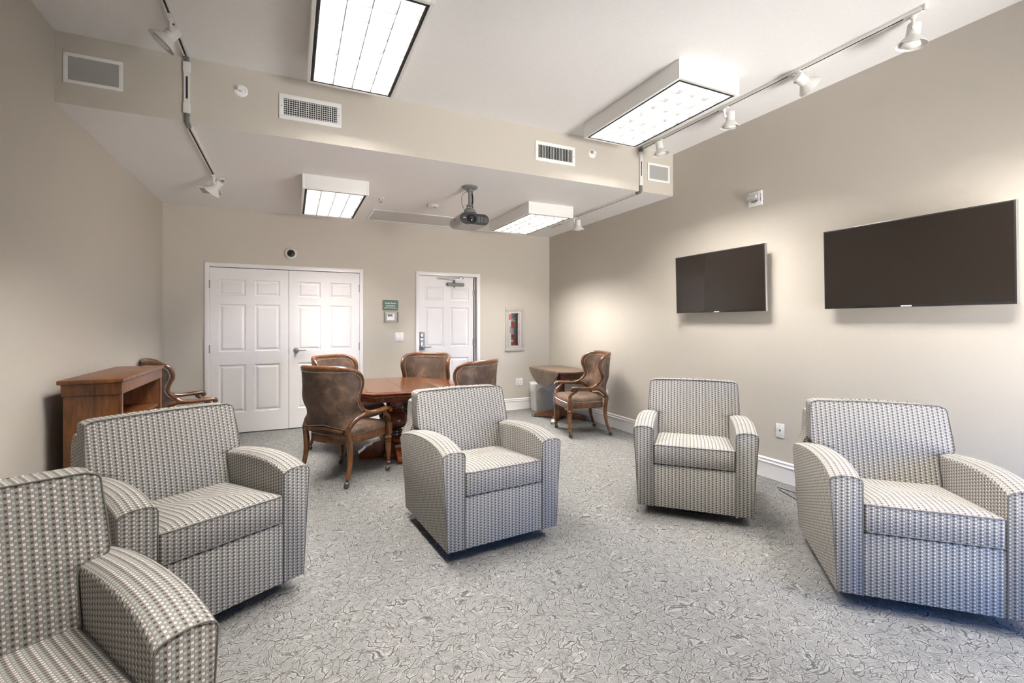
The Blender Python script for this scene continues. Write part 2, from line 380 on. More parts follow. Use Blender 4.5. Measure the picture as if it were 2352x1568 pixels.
# ================================================================== DOORS
def door_leaf(w, h, panels, parent, name='leaf', loc=(0, 0, 0), th=.04):
    """leaf with recessed-and-raised panels; front face at y=0 facing -Y; panels: (x0,x1,z0,z1)"""
    s = B(); xs = sorted({0, w} | {v for p in panels for v in p[:2]}); zs = sorted({0, h} | {v for p in panels for v in p[2:]})
    t = bmesh.new()
    for i in range(len(xs)-1):
        for j in range(len(zs)-1):
            if any(abs(p[0]-xs[i]) < 1e-6 and abs(p[1]-xs[i+1]) < 1e-6 and abs(p[2]-zs[j]) < 1e-6 and abs(p[3]-zs[j+1]) < 1e-6 for p in panels):
                a, b, c, d = xs[i], xs[i+1], zs[j], zs[j+1]; prev = None
                for ins, y in ((0, 0), (.006, .007), (.016, .009), (.022, .009), (.040, .002), (.044, .0015)):
                    ring = [t.verts.new(q) for q in ((a+ins, y, c+ins), (b-ins, y, c+ins), (b-ins, y, d-ins), (a+ins, y, d-ins))]
                    if prev:
                        for k in range(4): t.faces.new((prev[k], prev[(k+1) % 4], ring[(k+1) % 4], ring[k]))
                    prev = ring
                t.faces.new(prev)
            else:
                t.faces.new([t.verts.new(q) for q in ((xs[i], 0, zs[j]), (xs[i+1], 0, zs[j]), (xs[i+1], 0, zs[j+1]), (xs[i], 0, zs[j+1]))])
    bmesh.ops.remove_doubles(t, verts=t.verts, dist=1e-5)
    s.add(t)
    # sides and back
    for q in (((0, 0, 0), (0, th, 0), (0, th, h), (0, 0, h)), ((w, 0, 0), (w, 0, h), (w, th, h), (w, th, 0)), ((0, 0, h), (0, th, h), (w, th, h), (w, 0, h)), ((0, 0, 0), (w, 0, 0), (w, th, 0), (0, th, 0)), ((0, th, 0), (w, th, 0), (w, th, h), (0, th, h))):
        s.face([s.bm.verts.new(p) for p in q])
    bmesh.ops.remove_doubles(s.bm, verts=s.bm.verts, dist=1e-5); bmesh.ops.recalc_face_normals(s.bm, faces=s.bm.faces)
    o = s.obj(name, DOORW, parent, smooth=False); o.location = loc; return o
def panels(x):   # two columns, three rows
    return [(a, b, c, d) for a, b in x for c, d in ((.25, .832), (.995, 1.572), (1.672, 1.872))]
def hinge(parent, x, z):
    b = B(); b.lathe([(.0065, -.05), (.0065, .05)], 10, Matrix.Translation((0, -.006, 0)))
    for k in range(-1, 2): b.lathe([(.0072, k*.033-.001), (.0072, k*.033+.001)], 10, Matrix.Translation((0, -.006, 0)))
    b.box(-.012, .012, -.002, .001, -.05, .05); o = b.obj('hinge', STEEL, parent); o.location = (x, 0, z); return o
def lever(parent, x, z, sgn=1, rose=True, y=0):
    b = B()
    if rose: b.lathe([(.0, 0), (.036, 0), (.036, .008), (.030, .016), (.014, .020), (.012, .050), (.0, .052)], 24, Matrix.Rotation(pi/2, 4, 'X'), cap=False)
    else: b.lathe([(.0, 0), (.018, 0), (.018, .01), (.010, .014), (.010, .045), (0, .048)], 20, Matrix.Rotation(pi/2, 4, 'X'), cap=False)
    b.tube([(0, -.045, 0), (.03*sgn, -.052, .001), (.07*sgn, -.053, .002), (.10*sgn, -.050, .003), (.118*sgn, -.04, .002)], [.012, .0105, .0095, .009, .006], 12, flat=(.7, 1.1))
    o = b.obj('lever_handle', STEEL, parent); o.location = (x, y, z); return o
def frame(parent, x0, x1, zt, wd, depth, stop=False):
    b = B(); y0 = -.018
    b.box(x0, x0+wd, y0, depth, 0, zt, .003); b.box(x1-wd, x1, y0, depth, 0, zt, .003); b.box(x0+wd-.002, x1-wd+.002, y0, depth, zt-wd, zt, .003)
    if stop:
        b.box(x0+wd, x0+wd+.014, .055+.03, depth, 0, zt-wd); b.box(x1-wd-.014, x1-wd, .055+.03, depth, 0, zt-wd); b.box(x0+wd, x1-wd, .085, depth, zt-wd-.014, zt-wd)
    return b.obj('door_frame', TRIM, parent)
# --- double door
d1 = sroot('door_1', (0, YB, 0))
frame(d1, D1[0], D1[1], D1[2], .048, T)
B().box(D1[0]+.04, D1[1]-.04, .03, T-.02, 0, D1[2]-.04).obj('door_light_block', DARK, d1, smooth=False)  # dark box added behind the leaves to block outside light
lw = .857
la = door_leaf(.854, 2.012, panels([(.096, .378), (.475, .758)]), d1, 'door_leaf', (-.890, -.006, .012), .03)
lb = door_leaf(.861, 2.012, panels([(.102, .377), (.483, .757)]), d1, 'door_leaf', (-.0315, -.006, .012), .03)
for z in (.30, 1.04, 1.82): hinge(la, -.004, z-.012); hinge(lb, .864, z-.012)
lever(lb, .085, .992)
B().box(-.002, .006, -.004, 0, -.04, .04, .001).obj('strike_plate', STEEL, lb).location = (0, 0, .99)
# --- single door, set back in its frame
d2 = sroot('door_2', (0, YB, 0)); B().box(D2[0]+.03, D2[1]-.03, T, T+.02, 0, D2[2]-.02).obj('door_light_block', DARK, d2, smooth=False); frame(d2, D2[0], D2[1], D2[2], .048, T, True)  # unseen dark box added behind the leaf, stops world light leaking in
lc = door_leaf(.838, 2.02, panels([(.100, .373), (.478, .765)]), d2, 'door_leaf', (1.6505, .05, .012), .035)
b = B(); b.box(.012, .088, -.022, 0, .95, 1.215, .006); b.box(.020, .080, -.030, -.018, 1.125, 1.205, .006); b.box(.022, .078, -.026, -.018, .975, 1.10, .004)
b.obj('keypad_lock', STEEL, lc)
lever(lc, .058, .995, 1, False, -.02)
cl = B(); cl.box(.42, .68, -.062, -.012, 1.885, 1.935, .012, 3); cl.lathe([(.024, -.13), (.026, -.125), (.026, .0), (.024, .005)], 16, Matrix.Translation((.55, -.038, 1.91)) @ Matrix.Rotation(pi/2, 4, 'Y'))
cl.lathe([(.012, 0), (.012, .05)], 12, Matrix.Translation((.53, -.038, 1.93))); cl.lathe([(.009, 0), (.012, .02)], 10, Matrix.Translation((.53, -.038, 1.865)))
co = cl.obj('door_closer', GREYP, lc)
B().tube([(.53, -.038, 1.975), (.27, -.05, 1.985), (.28, -.05, 1.99)], .008, 8, flat=(1.4, .6)).tube([(.27, -.05, 1.992), (.62, -.10, 1.996)], .008, 8, flat=(1.4, .6)).box(.59, .65, -.11, -.06, 1.99, 2.008, .003).obj('closer_arm', STEEL, co)
for z in (.30, 1.05, 1.80): hinge(lc, .84, z)

# ================================================================== CEILING LIGHTS
LW, LL, LH = .60, 1.185, .137
def light_fixture(label, loc, group):
    r = thing('ceiling_light', label, 'ceiling light', loc, 0, group)      # origin: ceiling plane, near-left corner
    b = B(); t = .022
    b.box(0, t, 0, LL, -LH, 0, .001); b.box(LW-t, LW, 0, LL, -LH, 0, .001); b.box(t, LW-t, 0, t, -LH, 0, .001); b.box(t, LW-t, LL-t, LL, -LH, 0, .001); b.box(t, LW-t, t, LL-t, -.012, 0)
    b.obj('housing', WHITE, r, angle=.5)
    d = B(); e = .011
    for x0, x1, y0, y1 in ((t, t+e, t, LL-t), (LW-t-e, LW-t, t, LL-t), (t+e, LW-t-e, t, t+e), (t+e, LW-t-e, LL-t-e, LL-t)): d.box(x0, x1, y0, y1, -LH+.004, -LH+.03)
    d.obj('dark_gasket', DARK, r, smooth=False)
    x0, x1, y0, y1 = t+e, LW-t-e, t+e, LL-t-e; zb, zt = -LH+.002, -LH+.092
    # rim of the door frame
    f = B(); k = .008
    f.box(x0, x0+k, y0, y1, zb, zt); f.box(x1-k, x1, y0, y1, zb, zt); f.box(x0+k, x1-k, y0, y0+k, zb, zt); f.box(x0+k, x1-k, y1-k, y1, zb, zt)
    f.obj('louver_frame', LOUV, r, smooth=False)
    lv = B(); x0 += k; x1 -= k; y0 += k; y1 -= k
    def blade(p0, p1, nx, ny, half=(1, 1)):
        prof = [(.0009, 0), (.0022, .25), (.0058, .55), (.0115, .85), (.0145, 1)]
        ring = lambda P: [(P[0]+nx*w*half[1], P[1]+ny*w*half[1], zb+(zt-zb)*h) for w, h in prof]+[(P[0]-nx*w*half[0], P[1]-ny*w*half[0], zb+(zt-zb)*h) for w, h in prof[::-1]]
        lv.loft([ring(p0), ring(p1)], True, True)
    for i in range(0, 5):
        x = x0+(x1-x0)*i/4; blade((x, y0), (x, y1), 1, 0, (0 if i == 0 else 1, 0 if i == 4 else 1))
    for j in range(0, 9):
        y = y0+(y1-y0)*j/8; blade((x0, y), (x1, y), 0, 1, (0 if j == 0 else 1, 0 if j == 8 else 1))
    lo_ = lv.obj('louver', LOUV, r, angle=.9)
    ed = B()
    for i in range(1, 4): x = x0+(x1-x0)*i/4; ed.box(x-.002, x+.002, y0, y1, zb-.0012, zb+.0003)
    for j in range(1, 8):
        y = y0+(y1-y0)*j/8
        for i in range(4): ed.box(x0+(x1-x0)*i/4+.0021, x0+(x1-x0)*(i+1)/4-.0021, y-.002, y+.002, zb-.0012, zb+.0003)
    ed.obj('louver_edge_shade', EDGE_SHADE, lo_, smooth=False)  # strips added under the blades, their shade put into the colour
    for i in range(4):
        x = x0+(x1-x0)*(i+.5)/4
        for dx in (-.042, .042):
            tb = B(); tb.lathe([(.0125, y0+.01), (.0125, y1-.01)], 8, Matrix.Translation((x+dx, 0, -.030)) @ Matrix.Rotation(-pi/2, 4, 'X'))
            tb.obj('fluorescent_tube', TUBEM, r)
    return r
G = 'boxed fluorescent lights with louvered faces'
LA = light_fixture('large boxed louvered ceiling light, at the top edge, above the left square-grid vent', (.098, 2.452, HH), G)
dup(LA, 'boxed louvered ceiling light beside the right-hand track, below the upper ceiling', (2.447, 2.462, HH))
dup(LA, 'boxed louvered ceiling light on the low ceiling above the white double doors', (.090, 4.775, HL))
dup(LA, 'boxed louvered ceiling light on the low ceiling to the right of the projector', (2.452, 4.765, HL))
dup(LA, 'boxed louvered ceiling light behind the camera on the left', (.098, .10, HH))
dup(LA, 'boxed louvered ceiling light behind the camera on the right', (2.447, .10, HH))

# ================================================================== TRACK LIGHTING
def track(label, X, y0, y1, y2):
    """y0 start on high ceiling, y1 soffit, y2 end on low ceiling"""
    r = thing('lighting_track', label, 'light track', (X, y1, HL), 0, 'white lighting tracks with a black slot')
    def bar(name, a, b, z, sgn):
        s = B(); w = .0175; t = .022
        for x0, x1 in ((-w, -.006), (.006, w)): s.box(x0, x1, a-y1, b-y1, z-t-HL, z-HL, .001)
        s.box(-.006, .006, a-y1, b-y1, z-.008-HL, z-HL)
        o = s.obj(name, TRACKW, r, angle=.4)
        B().box(-.006, .006, a-y1+.02, b-y1-.02, z-.0212-HL, z-.0081-HL).obj('slot', DARK, o, smooth=False); return o
    bar('rail', y0, y1-.05, HH, 1); bar('rail', y1+.06, y2, HL, 1)
    s = B(); z0, z1 = .055, HH-HL-.045
    for x0, x1 in ((-.0175, -.006), (.006, .0175)): s.box(x0, x1, -.022, 0, z0, z1, .001)
    s.box(-.006, .006, -.008, 0, z0, z1)
    o = s.obj('rail', TRACKW, r, angle=.4); B().box(-.006, .006, -.0212, -.0081, z0+.07, z1-.07).obj('slot', DARK, o, smooth=False)
    for q in (z0, z1-.07):
        c = B(); c.box(-.021, .021, -.026, 0, q, q+.07, .002)
        c.box(-.007, .007, -.024, 0, q-.03 if q != z0 else q+.07, q if q != z0 else q+.10)
        c.lathe([(.0028, 0), (.0028, .001)], 8, Matrix.Translation((0, -.026, q+.035)) @ Matrix.Rotation(pi/2, 4, 'X'))
        c.obj('feed_connector', TRACKW, r, angle=.4)
    for zc, zz in ((HH-HL-.02, 1), (.0, 0)):
        c = B()
        pts = [(0, -.012, HH-HL-.045), (0, -.014, HH-HL-.03), (0, -.022, HH-HL-.02), (0, -.045, HH-HL-.011)] if zz else [(0, -.012, .055), (0, -.014, .03), (0, -.012, -.004), (0, .015, -.012), (0, .06, -.011)]
        c.tube(pts, .014, 12)
        for i in range(len(pts)-1):
            for f in (.25, .75):
                p = Vector(pts[i]).lerp(Vector(pts[i+1]), f); q = Vector(pts[i]).lerp(Vector(pts[i+1]), f+.08); c.tube([p, q], .0165, 12)
        c.obj('flexible_joint', GREYP, r)
    B().box(-.019, .019, y2-y1, y2-y1+.012, -.026, -.0, .002).obj('end_cap', TRACKW, r, angle=.4); B().box(-.019, .019, y0-y1-.012, y0-y1, HH-HL-.026, HH-HL, .002).obj('end_cap', TRACKW, r, angle=.4)
    return r
track('white lighting track running down the left side, over the soffit between speaker grille and vent', -.655, 1.45, YS, 5.26)
track('white lighting track running down the right side, beside the right boxed lights', 3.330, 1.445, YS, 5.28)
def track_head(label, x, y, zc, aim):
    r = thing('track_spotlight', label, 'track light', (x, y, zc-.022), 0, 'white bell-shaped track spotlights')
    a = B(); a.box(-.014, .014, -.045, .045, -.012, 0, .003); a.lathe([(.017, -.012), (.017, -.022), (.010, -.028), (.009, -.060), (.011, -.066)], 14)
    a.obj('track_adapter', TRACKW, r)
    d = Vector(aim).normalized(); side = d.cross(Vector((0, 0, 1))); side = side.normalized() if side.length > .05 else Vector((0, 1, 0))
    pv = Vector((0, 0, -.066)); ctr = pv+side*.052+Vector((0, 0, -.004))
    B().tube([pv+Vector((0, 0, .01)), pv, pv+side*.012+Vector((0, 0, -.004)), ctr-side*.0], [.009, .010, .010, .008], 10).ball(pv+side*.008, .014).obj('arm', TRACKW, r)
    M = Matrix.Translation(ctr) @ d.to_track_quat('Z', 'Y').to_matrix().to_4x4()
    h = B(); h.lathe([(.002, -.038), (.031, -.038), (.0345, -.034), (.0355, .036), (.039, .040), (.079, .086), (.080, .088), (.0785, .0885), (.071, .082), (.030, .040), (.0, .036)], 28, M, cap=False)
    hd = h.obj('lamp_shade', TRACKW, r, angle=.7)
    B().lathe([(0, .042), (.026, .046), (.042, .070), (.047, .086), (.032, .096), (0, .099)], 22, M, cap=False).obj('reflector_bulb', WHITE, hd)
    return r
track_head('white bell spotlight at upper left, aimed left, above the grey speaker grille', -.655, 3.40, HH, (-.6, 0, -.75))
track_head('white bell spotlight near the left track end on the low ceiling, by a grey grille', -.655, 5.13, HL, (-.6, .3, -.75))
track_head('largest white bell spotlight at the upper right end of the right track', 3.330, 1.50, HH, (-.05, .12, -1))
track_head('white bell spotlight aimed at the right wall, second along the right track', 3.330, 2.22, HH, (.80, -.15, -.45))
track_head('white bell spotlight hanging beside the near corner of the right boxed light', 3.330, 2.84, HH, (.05, .1, -1))
track_head('white bell spotlight nearest the soffit on the right track, above the small grey grille', 3.330, 3.62, HH, (.12, -.1, -1))
track_head('small white bell spotlight at the low end of the right track near the corner', 3.330, 5.18, HL, (.10, .1, -1))

# ================================================================== SOFFIT AND CEILING FITTINGS
def vent(label, x0, x1, z0, z1, vn, hn, speaker=False):
    w, h = x1-x0, z1-z0
    if speaker: r = thing('speaker_grille', label, 'speaker', (x0, YS, z0), 0, 'square-edged grey speaker grilles in the soffit')
    else: r = thing('air_vent', label, 'air vent', (x0, YS, z0), 0, 'white air vents in the soffit')
    m = .022 if speaker else .032
    f = B()
    for a, b, c, d in ((0, w, 0, m), (0, w, h-m, h), (0, m, m, h-m), (w-m, w, m, h-m)): f.box(a, b, -.009, 0, c, d, .002)
    f.obj('frame', WHITE, r, angle=.4)
    if speaker: B().box(m, w-m, -.005, 0, m, h-m).obj('grille', GRILLE, r, smooth=False); return r
    B().box(m, w-m, -.0012, 0, m, h-m).obj('dark_duct', DARK, r, smooth=False)
    v = B()
    for i in range(vn):
        x = m+(w-2*m)*(i+.5)/vn; v.box(x-.0018, x+.0018, -.008, -.0045, m, h-m)
    for i in range(hn):
        z = m+(h-2*m)*(i+.5)/hn; v.box(m, w-m, -.0045, -.0015, z-.0013, z+.0013)
    v.obj('slats', WHITE, r, smooth=False)
    for x in (m/2, w-m/2): B().lathe([(.0035, 0), (.0035, .0015)], 8, Matrix.Translation((x, -.009, h/2)) @ Matrix.Rotation(pi/2, 4, 'X')).obj('screw', GREYP, r)
    return r
vent('wide grey speaker grille in a white frame at the left end of the soffit', -1.31, -1.009, 2.879, 3.073, 0, 0, True)
vent('small grey speaker grille in a white frame at the right end of the soffit', 3.428, 3.732, 2.873, 3.063, 0, 0, True)
vent('white air vent with a square grid, below the large ceiling light at left', -.085, .353, 2.879, 3.067, 23, 8)
vent('white air vent with upright slats, below the right boxed ceiling light', 2.075, 2.515, 2.887, 3.072, 22, 0)
def sprinkler(label, loc, rot, kind):
    r = thing('fire_sprinkler', label, 'sprinkler', loc, 0, None); r.rotation_euler = rot
    B().lathe([(0, 0), (.043, 0), (.043, .003), (.034, .008), (.030, .008), (.026, .003), (0, .003)], 24, cap=False).obj('escutcheon', WHITE, r)
    b = B(); b.lathe([(.010, .002), (.010, .018), (.006, .024), (.004, .045), (.003, .047)], 12)
    b.tube([(-.012, 0, .016), (-.015, 0, .032), (0, 0, .046)], .002, 6); b.tube([(.012, 0, .016), (.015, 0, .032), (0, 0, .046)], .002, 6)
    b.box(-.018, .018, -.014, .014, .046, .048); b.box(-.015, .015, .012, .014, .03, .048); b.obj('deflector', STEEL if kind else WHITE, r); return r
sprinkler('round white sidewall sprinkler on the soffit left of the square-grid vent', (-.33, YS, 3.030), (pi/2, 0, 0), 0)
sprinkler('round white sidewall sprinkler on the soffit right of the upright-slat vent', (2.721, YS, 3.046), (pi/2, 0, .0), 0)
sprinkler('small pendent sprinkler in the low ceiling left of the smoke detector', (.897, 5.354, HL), (pi, 0, 0), 1)
sd = thing('smoke_detector', 'round white smoke detector on the low ceiling left of the projector', 'smoke detector', (1.503, 5.388, HL))
B().lathe([(0, 0), (.068, 0), (.068, -.012), (.060, -.030), (.030, -.036), (0, -.037)], 28, cap=False).obj('housing', WHITE, sd)
B().lathe([(0, -.0365), (.012, -.038), (.012, -.040), (0, -.041)], 14, Matrix.Translation((.02, -.02, .002)), cap=False).obj('test_button', GREYP, sd)
ap = thing('ceiling_access_panel', 'long white framed flush panel in the low ceiling beside the back wall', 'ceiling panel', (.90, 5.90, HL))
f = B(); W2, H2 = 1.21, .62
for a, b_, c, d in ((0, W2, 0, .03), (0, W2, H2-.03, H2), (0, .03, .03, H2-.03), (W2-.03, W2, .03, H2-.03)): f.box(a, b_, c, d, -.007, 0, .002)
f.obj('frame', CEIL, ap, angle=.4)
B().box(.034, W2-.034, .034, H2-.034, -.003, 0).obj('panel', plain('panel_enamel', (.58, .575, .55), .5), ap, smooth=False)
def ceil_grille(label, x0, x1, y0, y1, name='ceiling_grille', cat='grille', m_=GRILLE):
    r = thing(name, label, cat, (x0, y0, HL), 0, None); w, h = x1-x0, y1-y0; f = B(); m = min(.012, w*.15)
    for a, b_, c, d in ((0, w, 0, m), (0, w, h-m, h), (0, m, m, h-m), (w-m, w, m, h-m)): f.box(a, b_, c, d, -.006, 0)
    f.obj('frame', CEIL, r, smooth=False); B().box(m, w-m, m, h-m, -.0035, 0).obj('grille', m_, r, smooth=False); return r
ceil_grille('grey square grille in the low ceiling near the left wall', -.872, -.675, 5.68, 5.955)
ceil_grille('narrow grey grille in the low ceiling near the right wall', 3.405, 3.435, 5.655, 5.965)
B_ = ceil_grille('small grey cover plate at the low end of the left lighting track', -.632, -.59, 5.285, 5.41, 'junction_plate', 'cover plate')

# ================================================================== PROJECTOR
pm = thing('projector_mount', 'grey ceiling mount with a round flange and pole holding the projector', 'projector mount', (1.65, 4.52, HL))
B().lathe([(0, 0), (.079, 0), (.079, -.010), (.070, -.020), (.030, -.024), (.028, -.034), (0, -.034)], 30, cap=False).obj('flange', GREYP, pm)
B().lathe([(.030, -.034), (.036, -.040), (.036, -.052), (.020, -.058)], 20).obj('collar', GREYP, pm)
B().lathe([(.0175, -.05), (.0175, -.195)], 18).obj('pole', GREYP, pm)
b = B(); b.lathe([(.017, -.182), (.030, -.186), (.030, -.196), (.017, -.200)], 18); b.box(-.034, -.026, -.012, .012, -.225, -.186, .002); b.box(.026, .034, -.012, .012, -.225, -.186, .002); b.obj('yoke', GREYP, pm)
B().lathe([(0, -.214), (.018, -.214), (.045, -.228), (.062, -.250), (.068, -.272), (0, -.285)], 26, cap=False).obj('dome', GREYP, pm)
B().tube([(-.03, 0, -.05), (-.075, -.01, -.08), (-.095, -.01, -.12), (-.090, -.01, -.19), (-.06, -.01, -.25)], .0022, 6).obj('thin_cable', BLACK, pm)
B().tube([(.02, .0, -.055), (.028, -.002, -.10), (.030, -.002, -.14), (.024, 0, -.19)], .008, 8).obj('thick_cable', BLACK, pm)
pj = thing('projector', 'grey projector with a black front hanging under the low ceiling', 'projector', (1.65, 4.39, 2.332))
def stadium(hw, hz, n=8):
    pts = []
    for k in range(n+1): a = -pi/2+pi*k/n; pts.append((hw-hz+hz*cos(a), hz+hz*sin(a)))
    for k in range(n+1): a = pi/2+pi*k/n; pts.append((-hw+hz+hz*cos(a), hz+hz*sin(a)))
    return pts
S1 = stadium(.161, .0575); S2 = stadium(.155, .0545)
B().loft([[(x, .006, z) for x, z in S1], [(x, 0, z*1.0) for x, z in [(q[0]*.985, .0575+(q[1]-.0575)*.97) for q in S1]]]).loft([[(x, .004, z) for x, z in S1], [(x, .30, z) for x, z in S1], [(x*.97, .315, .0575+(z-.0575)*.94) for x, z in S1]]).obj('case', plain('projector_grey', (.36, .345, .33), .38, .3), pj)
fr = B().loft([[(x, -.004, z+.003) for x, z in S2], [(x, .004, z+.003) for x, z in S2]]).obj('front_panel', BLACK, pj)
g = B()
for gx in (.045, .078):
    for k in range(12): g.box(gx-.012, gx+.012, -.0055, -.004, .028+k*.005, .0298+k*.005)
for k in range(8): g.box(.10, .14, -.0055, -.004, .032+k*.0068, .034+k*.0068)
g.obj('front_vent', GREYP, fr, smooth=False)
ln = B(); Mx = Matrix.Translation((-.030, -.004, .058)) @ Matrix.Rotation(pi/2, 4, 'X')
ln.lathe([(.046, 0), (.046, .010), (.040, .014), (.036, .010), (.030, .004), (.0, .004)], 28, Mx, cap=False)
lo = ln.obj('lens_ring', BLACK, pj); B().ball((-.030, -.006, .058), .030, (1, .35, 1), 20, 12).obj('lens', plain('lens_glass', (.02, .02, .025), .05, spec=.9), lo)
B().box(-.118, -.092, -.0055, -.004, .062, .067).obj('logo', PRINT, fr, smooth=False)
B().box(-.10, -.06, .0, .006, -.001, .004).obj('foot_release', BLACK, pj, smooth=False)
B().box(-.162, -.160, .12, .15, .052, .066).obj('side_port', BLACK, pj, smooth=False)
B().tube([(.05, .10, .112), (.05, .10, .128)], .004, 8).tube([(.09, .10, .112), (.09, .10, .120)], .006, 8).obj('adjuster', STEEL, pj)

# ================================================================== BACK WALL FITTINGS
dc = thing('dome_camera', 'round white dome security camera above the double doors', 'security camera', (-.008, YB, 2.24)); dc.rotation_euler = (pi/2, 0, 0)
B().lathe([(0, 0), (.073, 0), (.074, .020), (.068, .034), (.050, .040), (.046, .034), (0, .030)], 32, cap=False).obj('housing', plain('camera_white', (.68, .66, .62), .4), dc)
B().ball((0, 0, .028), .046, (1, 1, .8), 24, 14).obj('dome', plain('smoked_dome', (.004, .004, .004), .04, spec=.9), dc)
B().lathe([(.018, .0), (.020, .004), (.014, .008), (0, .009)], 18, Matrix.Translation((.006, -.012, .062)), cap=False).obj('lens', BLACK, dc)
for a in (1.9, -.15, 3.9): B().lathe([(.0035, 0), (.0035, .002)], 8, Matrix.Translation((.060*cos(a), .060*sin(a), .036))).obj('screw', BLACK, dc)
sg = thing('room_sign', 'green Media Room sign on the back wall between the doors', 'sign', (1.2445, YB, 1.602))
def rrect(w, h, r, n=4):
    return [(sx*(w/2-r)+r*cos(a0+pi/2*k/n), sy*(h/2-r)+r*sin(a0+pi/2*k/n)) for sx, sy, a0 in ((1, 1, 0), (-1, 1, pi/2), (-1, -1, pi), (1, -1, 3*pi/2)) for k in range(n+1)]
B().prism(rrect(.216, .144, .014), 0, .006, .001, Matrix.Rotation(pi/2, 4, 'X')).obj('border', plain('sign_border', (.16, .22, .16), .5), sg)
B().prism(rrect(.202, .130, .008), .006, .0072, 0, Matrix.Rotation(pi/2, 4, 'X')).obj('face', GREEN, sg)
text('title', 'Media Room', .030, PRINT, sg, (0, -.0075, .028), (pi/2, 0, 0))
text('small_print', 'No One Under The\nAge Of 16 Allowed\nWithout Adult Supervision', .0165, PRINT, sg, (0, -.0075, -.022), (pi/2, 0, 0), sp=1.05)
th = thing('thermostat', 'white thermostat with a grey display under the green sign', 'thermostat', (1.244, YB, 1.437))
B().box(-.057, .057, -.028, 0, -.046, .046, .006, 3).obj('body', WHITE, th)
B().box(-.040, .024, -.0292, -.027, .008, .036, .001).obj('display', plain('lcd', (.07, .075, .07), .2), th)
B().ball((.040, -.028, .0), .014, (.5, .3, 2.2)).obj('side_button', WHITE, th)
tg = thing('thermostat_cover', 'clear plastic box guarding the white thermostat', 'thermostat cover', (1.2535, YB, 1.437))
c = B(); 
w_, h_, dd = .18, .148, .060
for q in ((-w_/2, -w_/2+.003, -dd, 0, -h_/2, h_/2), (w_/2-.003, w_/2, -dd, 0, -h_/2, h_/2), (-w_/2+.003, w_/2-.003, -dd, 0, -h_/2, -h_/2+.003), (-w_/2+.003, w_/2-.003, -dd, 0, h_/2-.003, h_/2), (-w_/2+.003, w_/2-.003, -dd, -dd+.003, -h_/2+.003, h_/2-.003)): c.box(*q)
c.obj('clear_box', ACRYL, tg, smooth=False)
c = B(); E_ = [(-w_/2, -h_/2), (w_/2, -h_/2), (w_/2, h_/2), (-w_/2, h_/2)]
for i in range(4):
    a, b_ = E_[i], E_[(i+1) % 4]
    c.tube([(a[0], -dd, a[1]), (b_[0], -dd, b_[1])], .0022, 6); c.tube([(a[0], -.003, a[1]), (b_[0], -.003, b_[1])], .003, 6); c.tube([(a[0], -dd, a[1]), (a[0], 0, a[1])], .0022, 6)
c.obj('box_edge', plain('clear_edge', (.52, .49, .44), .2), tg)
B().lathe([(.006, 0), (.008, .004), (.006, .012)], 10, Matrix.Translation((0, -.03, h_/2-.002))).obj('lock', STEEL, tg)
def plate(label, loc, rot, w, h, kind, name, cat, group=None):
    r = thing(name, label, cat, loc, 0, group); r.rotation_euler = rot
    B().box(-w/2, w/2, -.006, 0, -h/2, h/2, .003, 2).obj('cover_plate', WHITE, r)
    if kind == 'rocker':
        for x in (-.023, .023):
            B().box(x-.0165, x+.0165, -.0085, -.005, -.033, .033, .002).obj('rocker_switch', TRIM, r)
            B().box(x-.0175, x+.0175, -.0064, -.0058, -.0345, .0345).obj('rocker_gap', GREYP, r, smooth=False)
    elif kind == 'outlet':
        for x in ((-.023, .023) if w > .1 else (0,)):
            for z in (-.019, .019):
                o = B(); o.prism(rrect(.033, .028, .008), .006, .0085, 0, Matrix.Translation((x, 0, z)) @ Matrix.Rotation(pi/2, 4, 'X')); s_ = o.obj('socket', TRIM, r)
                B().box(x-.008, x-.0055, -.0092, -.0085, z-.004, z+.006).box(x+.0055, x+.008, -.0092, -.0085, z-.004, z+.006).box(x-.0025, x+.0025, -.0092, -.0085, z-.011, z-.007).obj('slot', BLACK, s_, smooth=False)
    elif kind == 'jack': B().box(-.005, .005, -.0068, -.0058, -.008, .008).obj('port', BLACK, r, smooth=False)
    for z in (-.042, .042): B().lathe([(.003, 0), (.003, .0015)], 8, Matrix.Translation((0, -.006, z)) @ Matrix.Rotation(pi/2, 4, 'X')).obj('screw', GREYP, r)
    return r
plate('white double rocker light switch on the back wall left of the single door', (1.3675, YB, 1.162), (0, 0, 0), .118, .115, 'rocker', 'light_switch', 'light switch')
plate('white double socket low on the back wall below the extinguisher cabinet', (3.2415, YB, .430), (0, 0, 0), .117, .117, 'outlet', 'wall_outlet', 'power outlet')
plate('white single-port wall plate low on the right wall between two armchairs', (XR, 2.654, .433), (0, 0, -pi/2), .076, .122, 'jack', 'wall_jack_plate', 'wall plate')
plate('white wall plate on the right wall half hidden by the corner leather chair', (XR, 5.10, .415), (0, 0, -pi/2), .076, .118, 'outlet', 'wall_outlet', 'power outlet')
# strobe alarm on the right wall
st = thing('fire_alarm_strobe', 'white FIRE alarm strobe high on the right wall above the small television', 'fire alarm', (XR, 2.888, 2.470)); st.rotation_euler = (0, 0, -pi/2)
B().box(-.068, .068, -.012, 0, -.065, .065, .004, 2).obj('backplate', WHITE, st)
B().box(-.066, .048, -.030, -.010, -.008, .040, .010, 3).box(-.055, .040, -.055, -.03, -.006, .030, .008, 3).obj('strobe_lens', plain('strobe_clear', (.42, .42, .41), .08, spec=.9), st)
g = B()
for k in range(9): g.box(-.036+k*.0075, -.0325+k*.0075, -.0135, -.012, -.040+abs(k-4)*.003, -.012)
g.obj('horn_slot', GREYP, st, smooth=False)
text('lettering', 'F\nI\nR\nE', .020, GREYP, st, (.058, -.0128, .002), (pi/2, 0, 0), sp=.85)
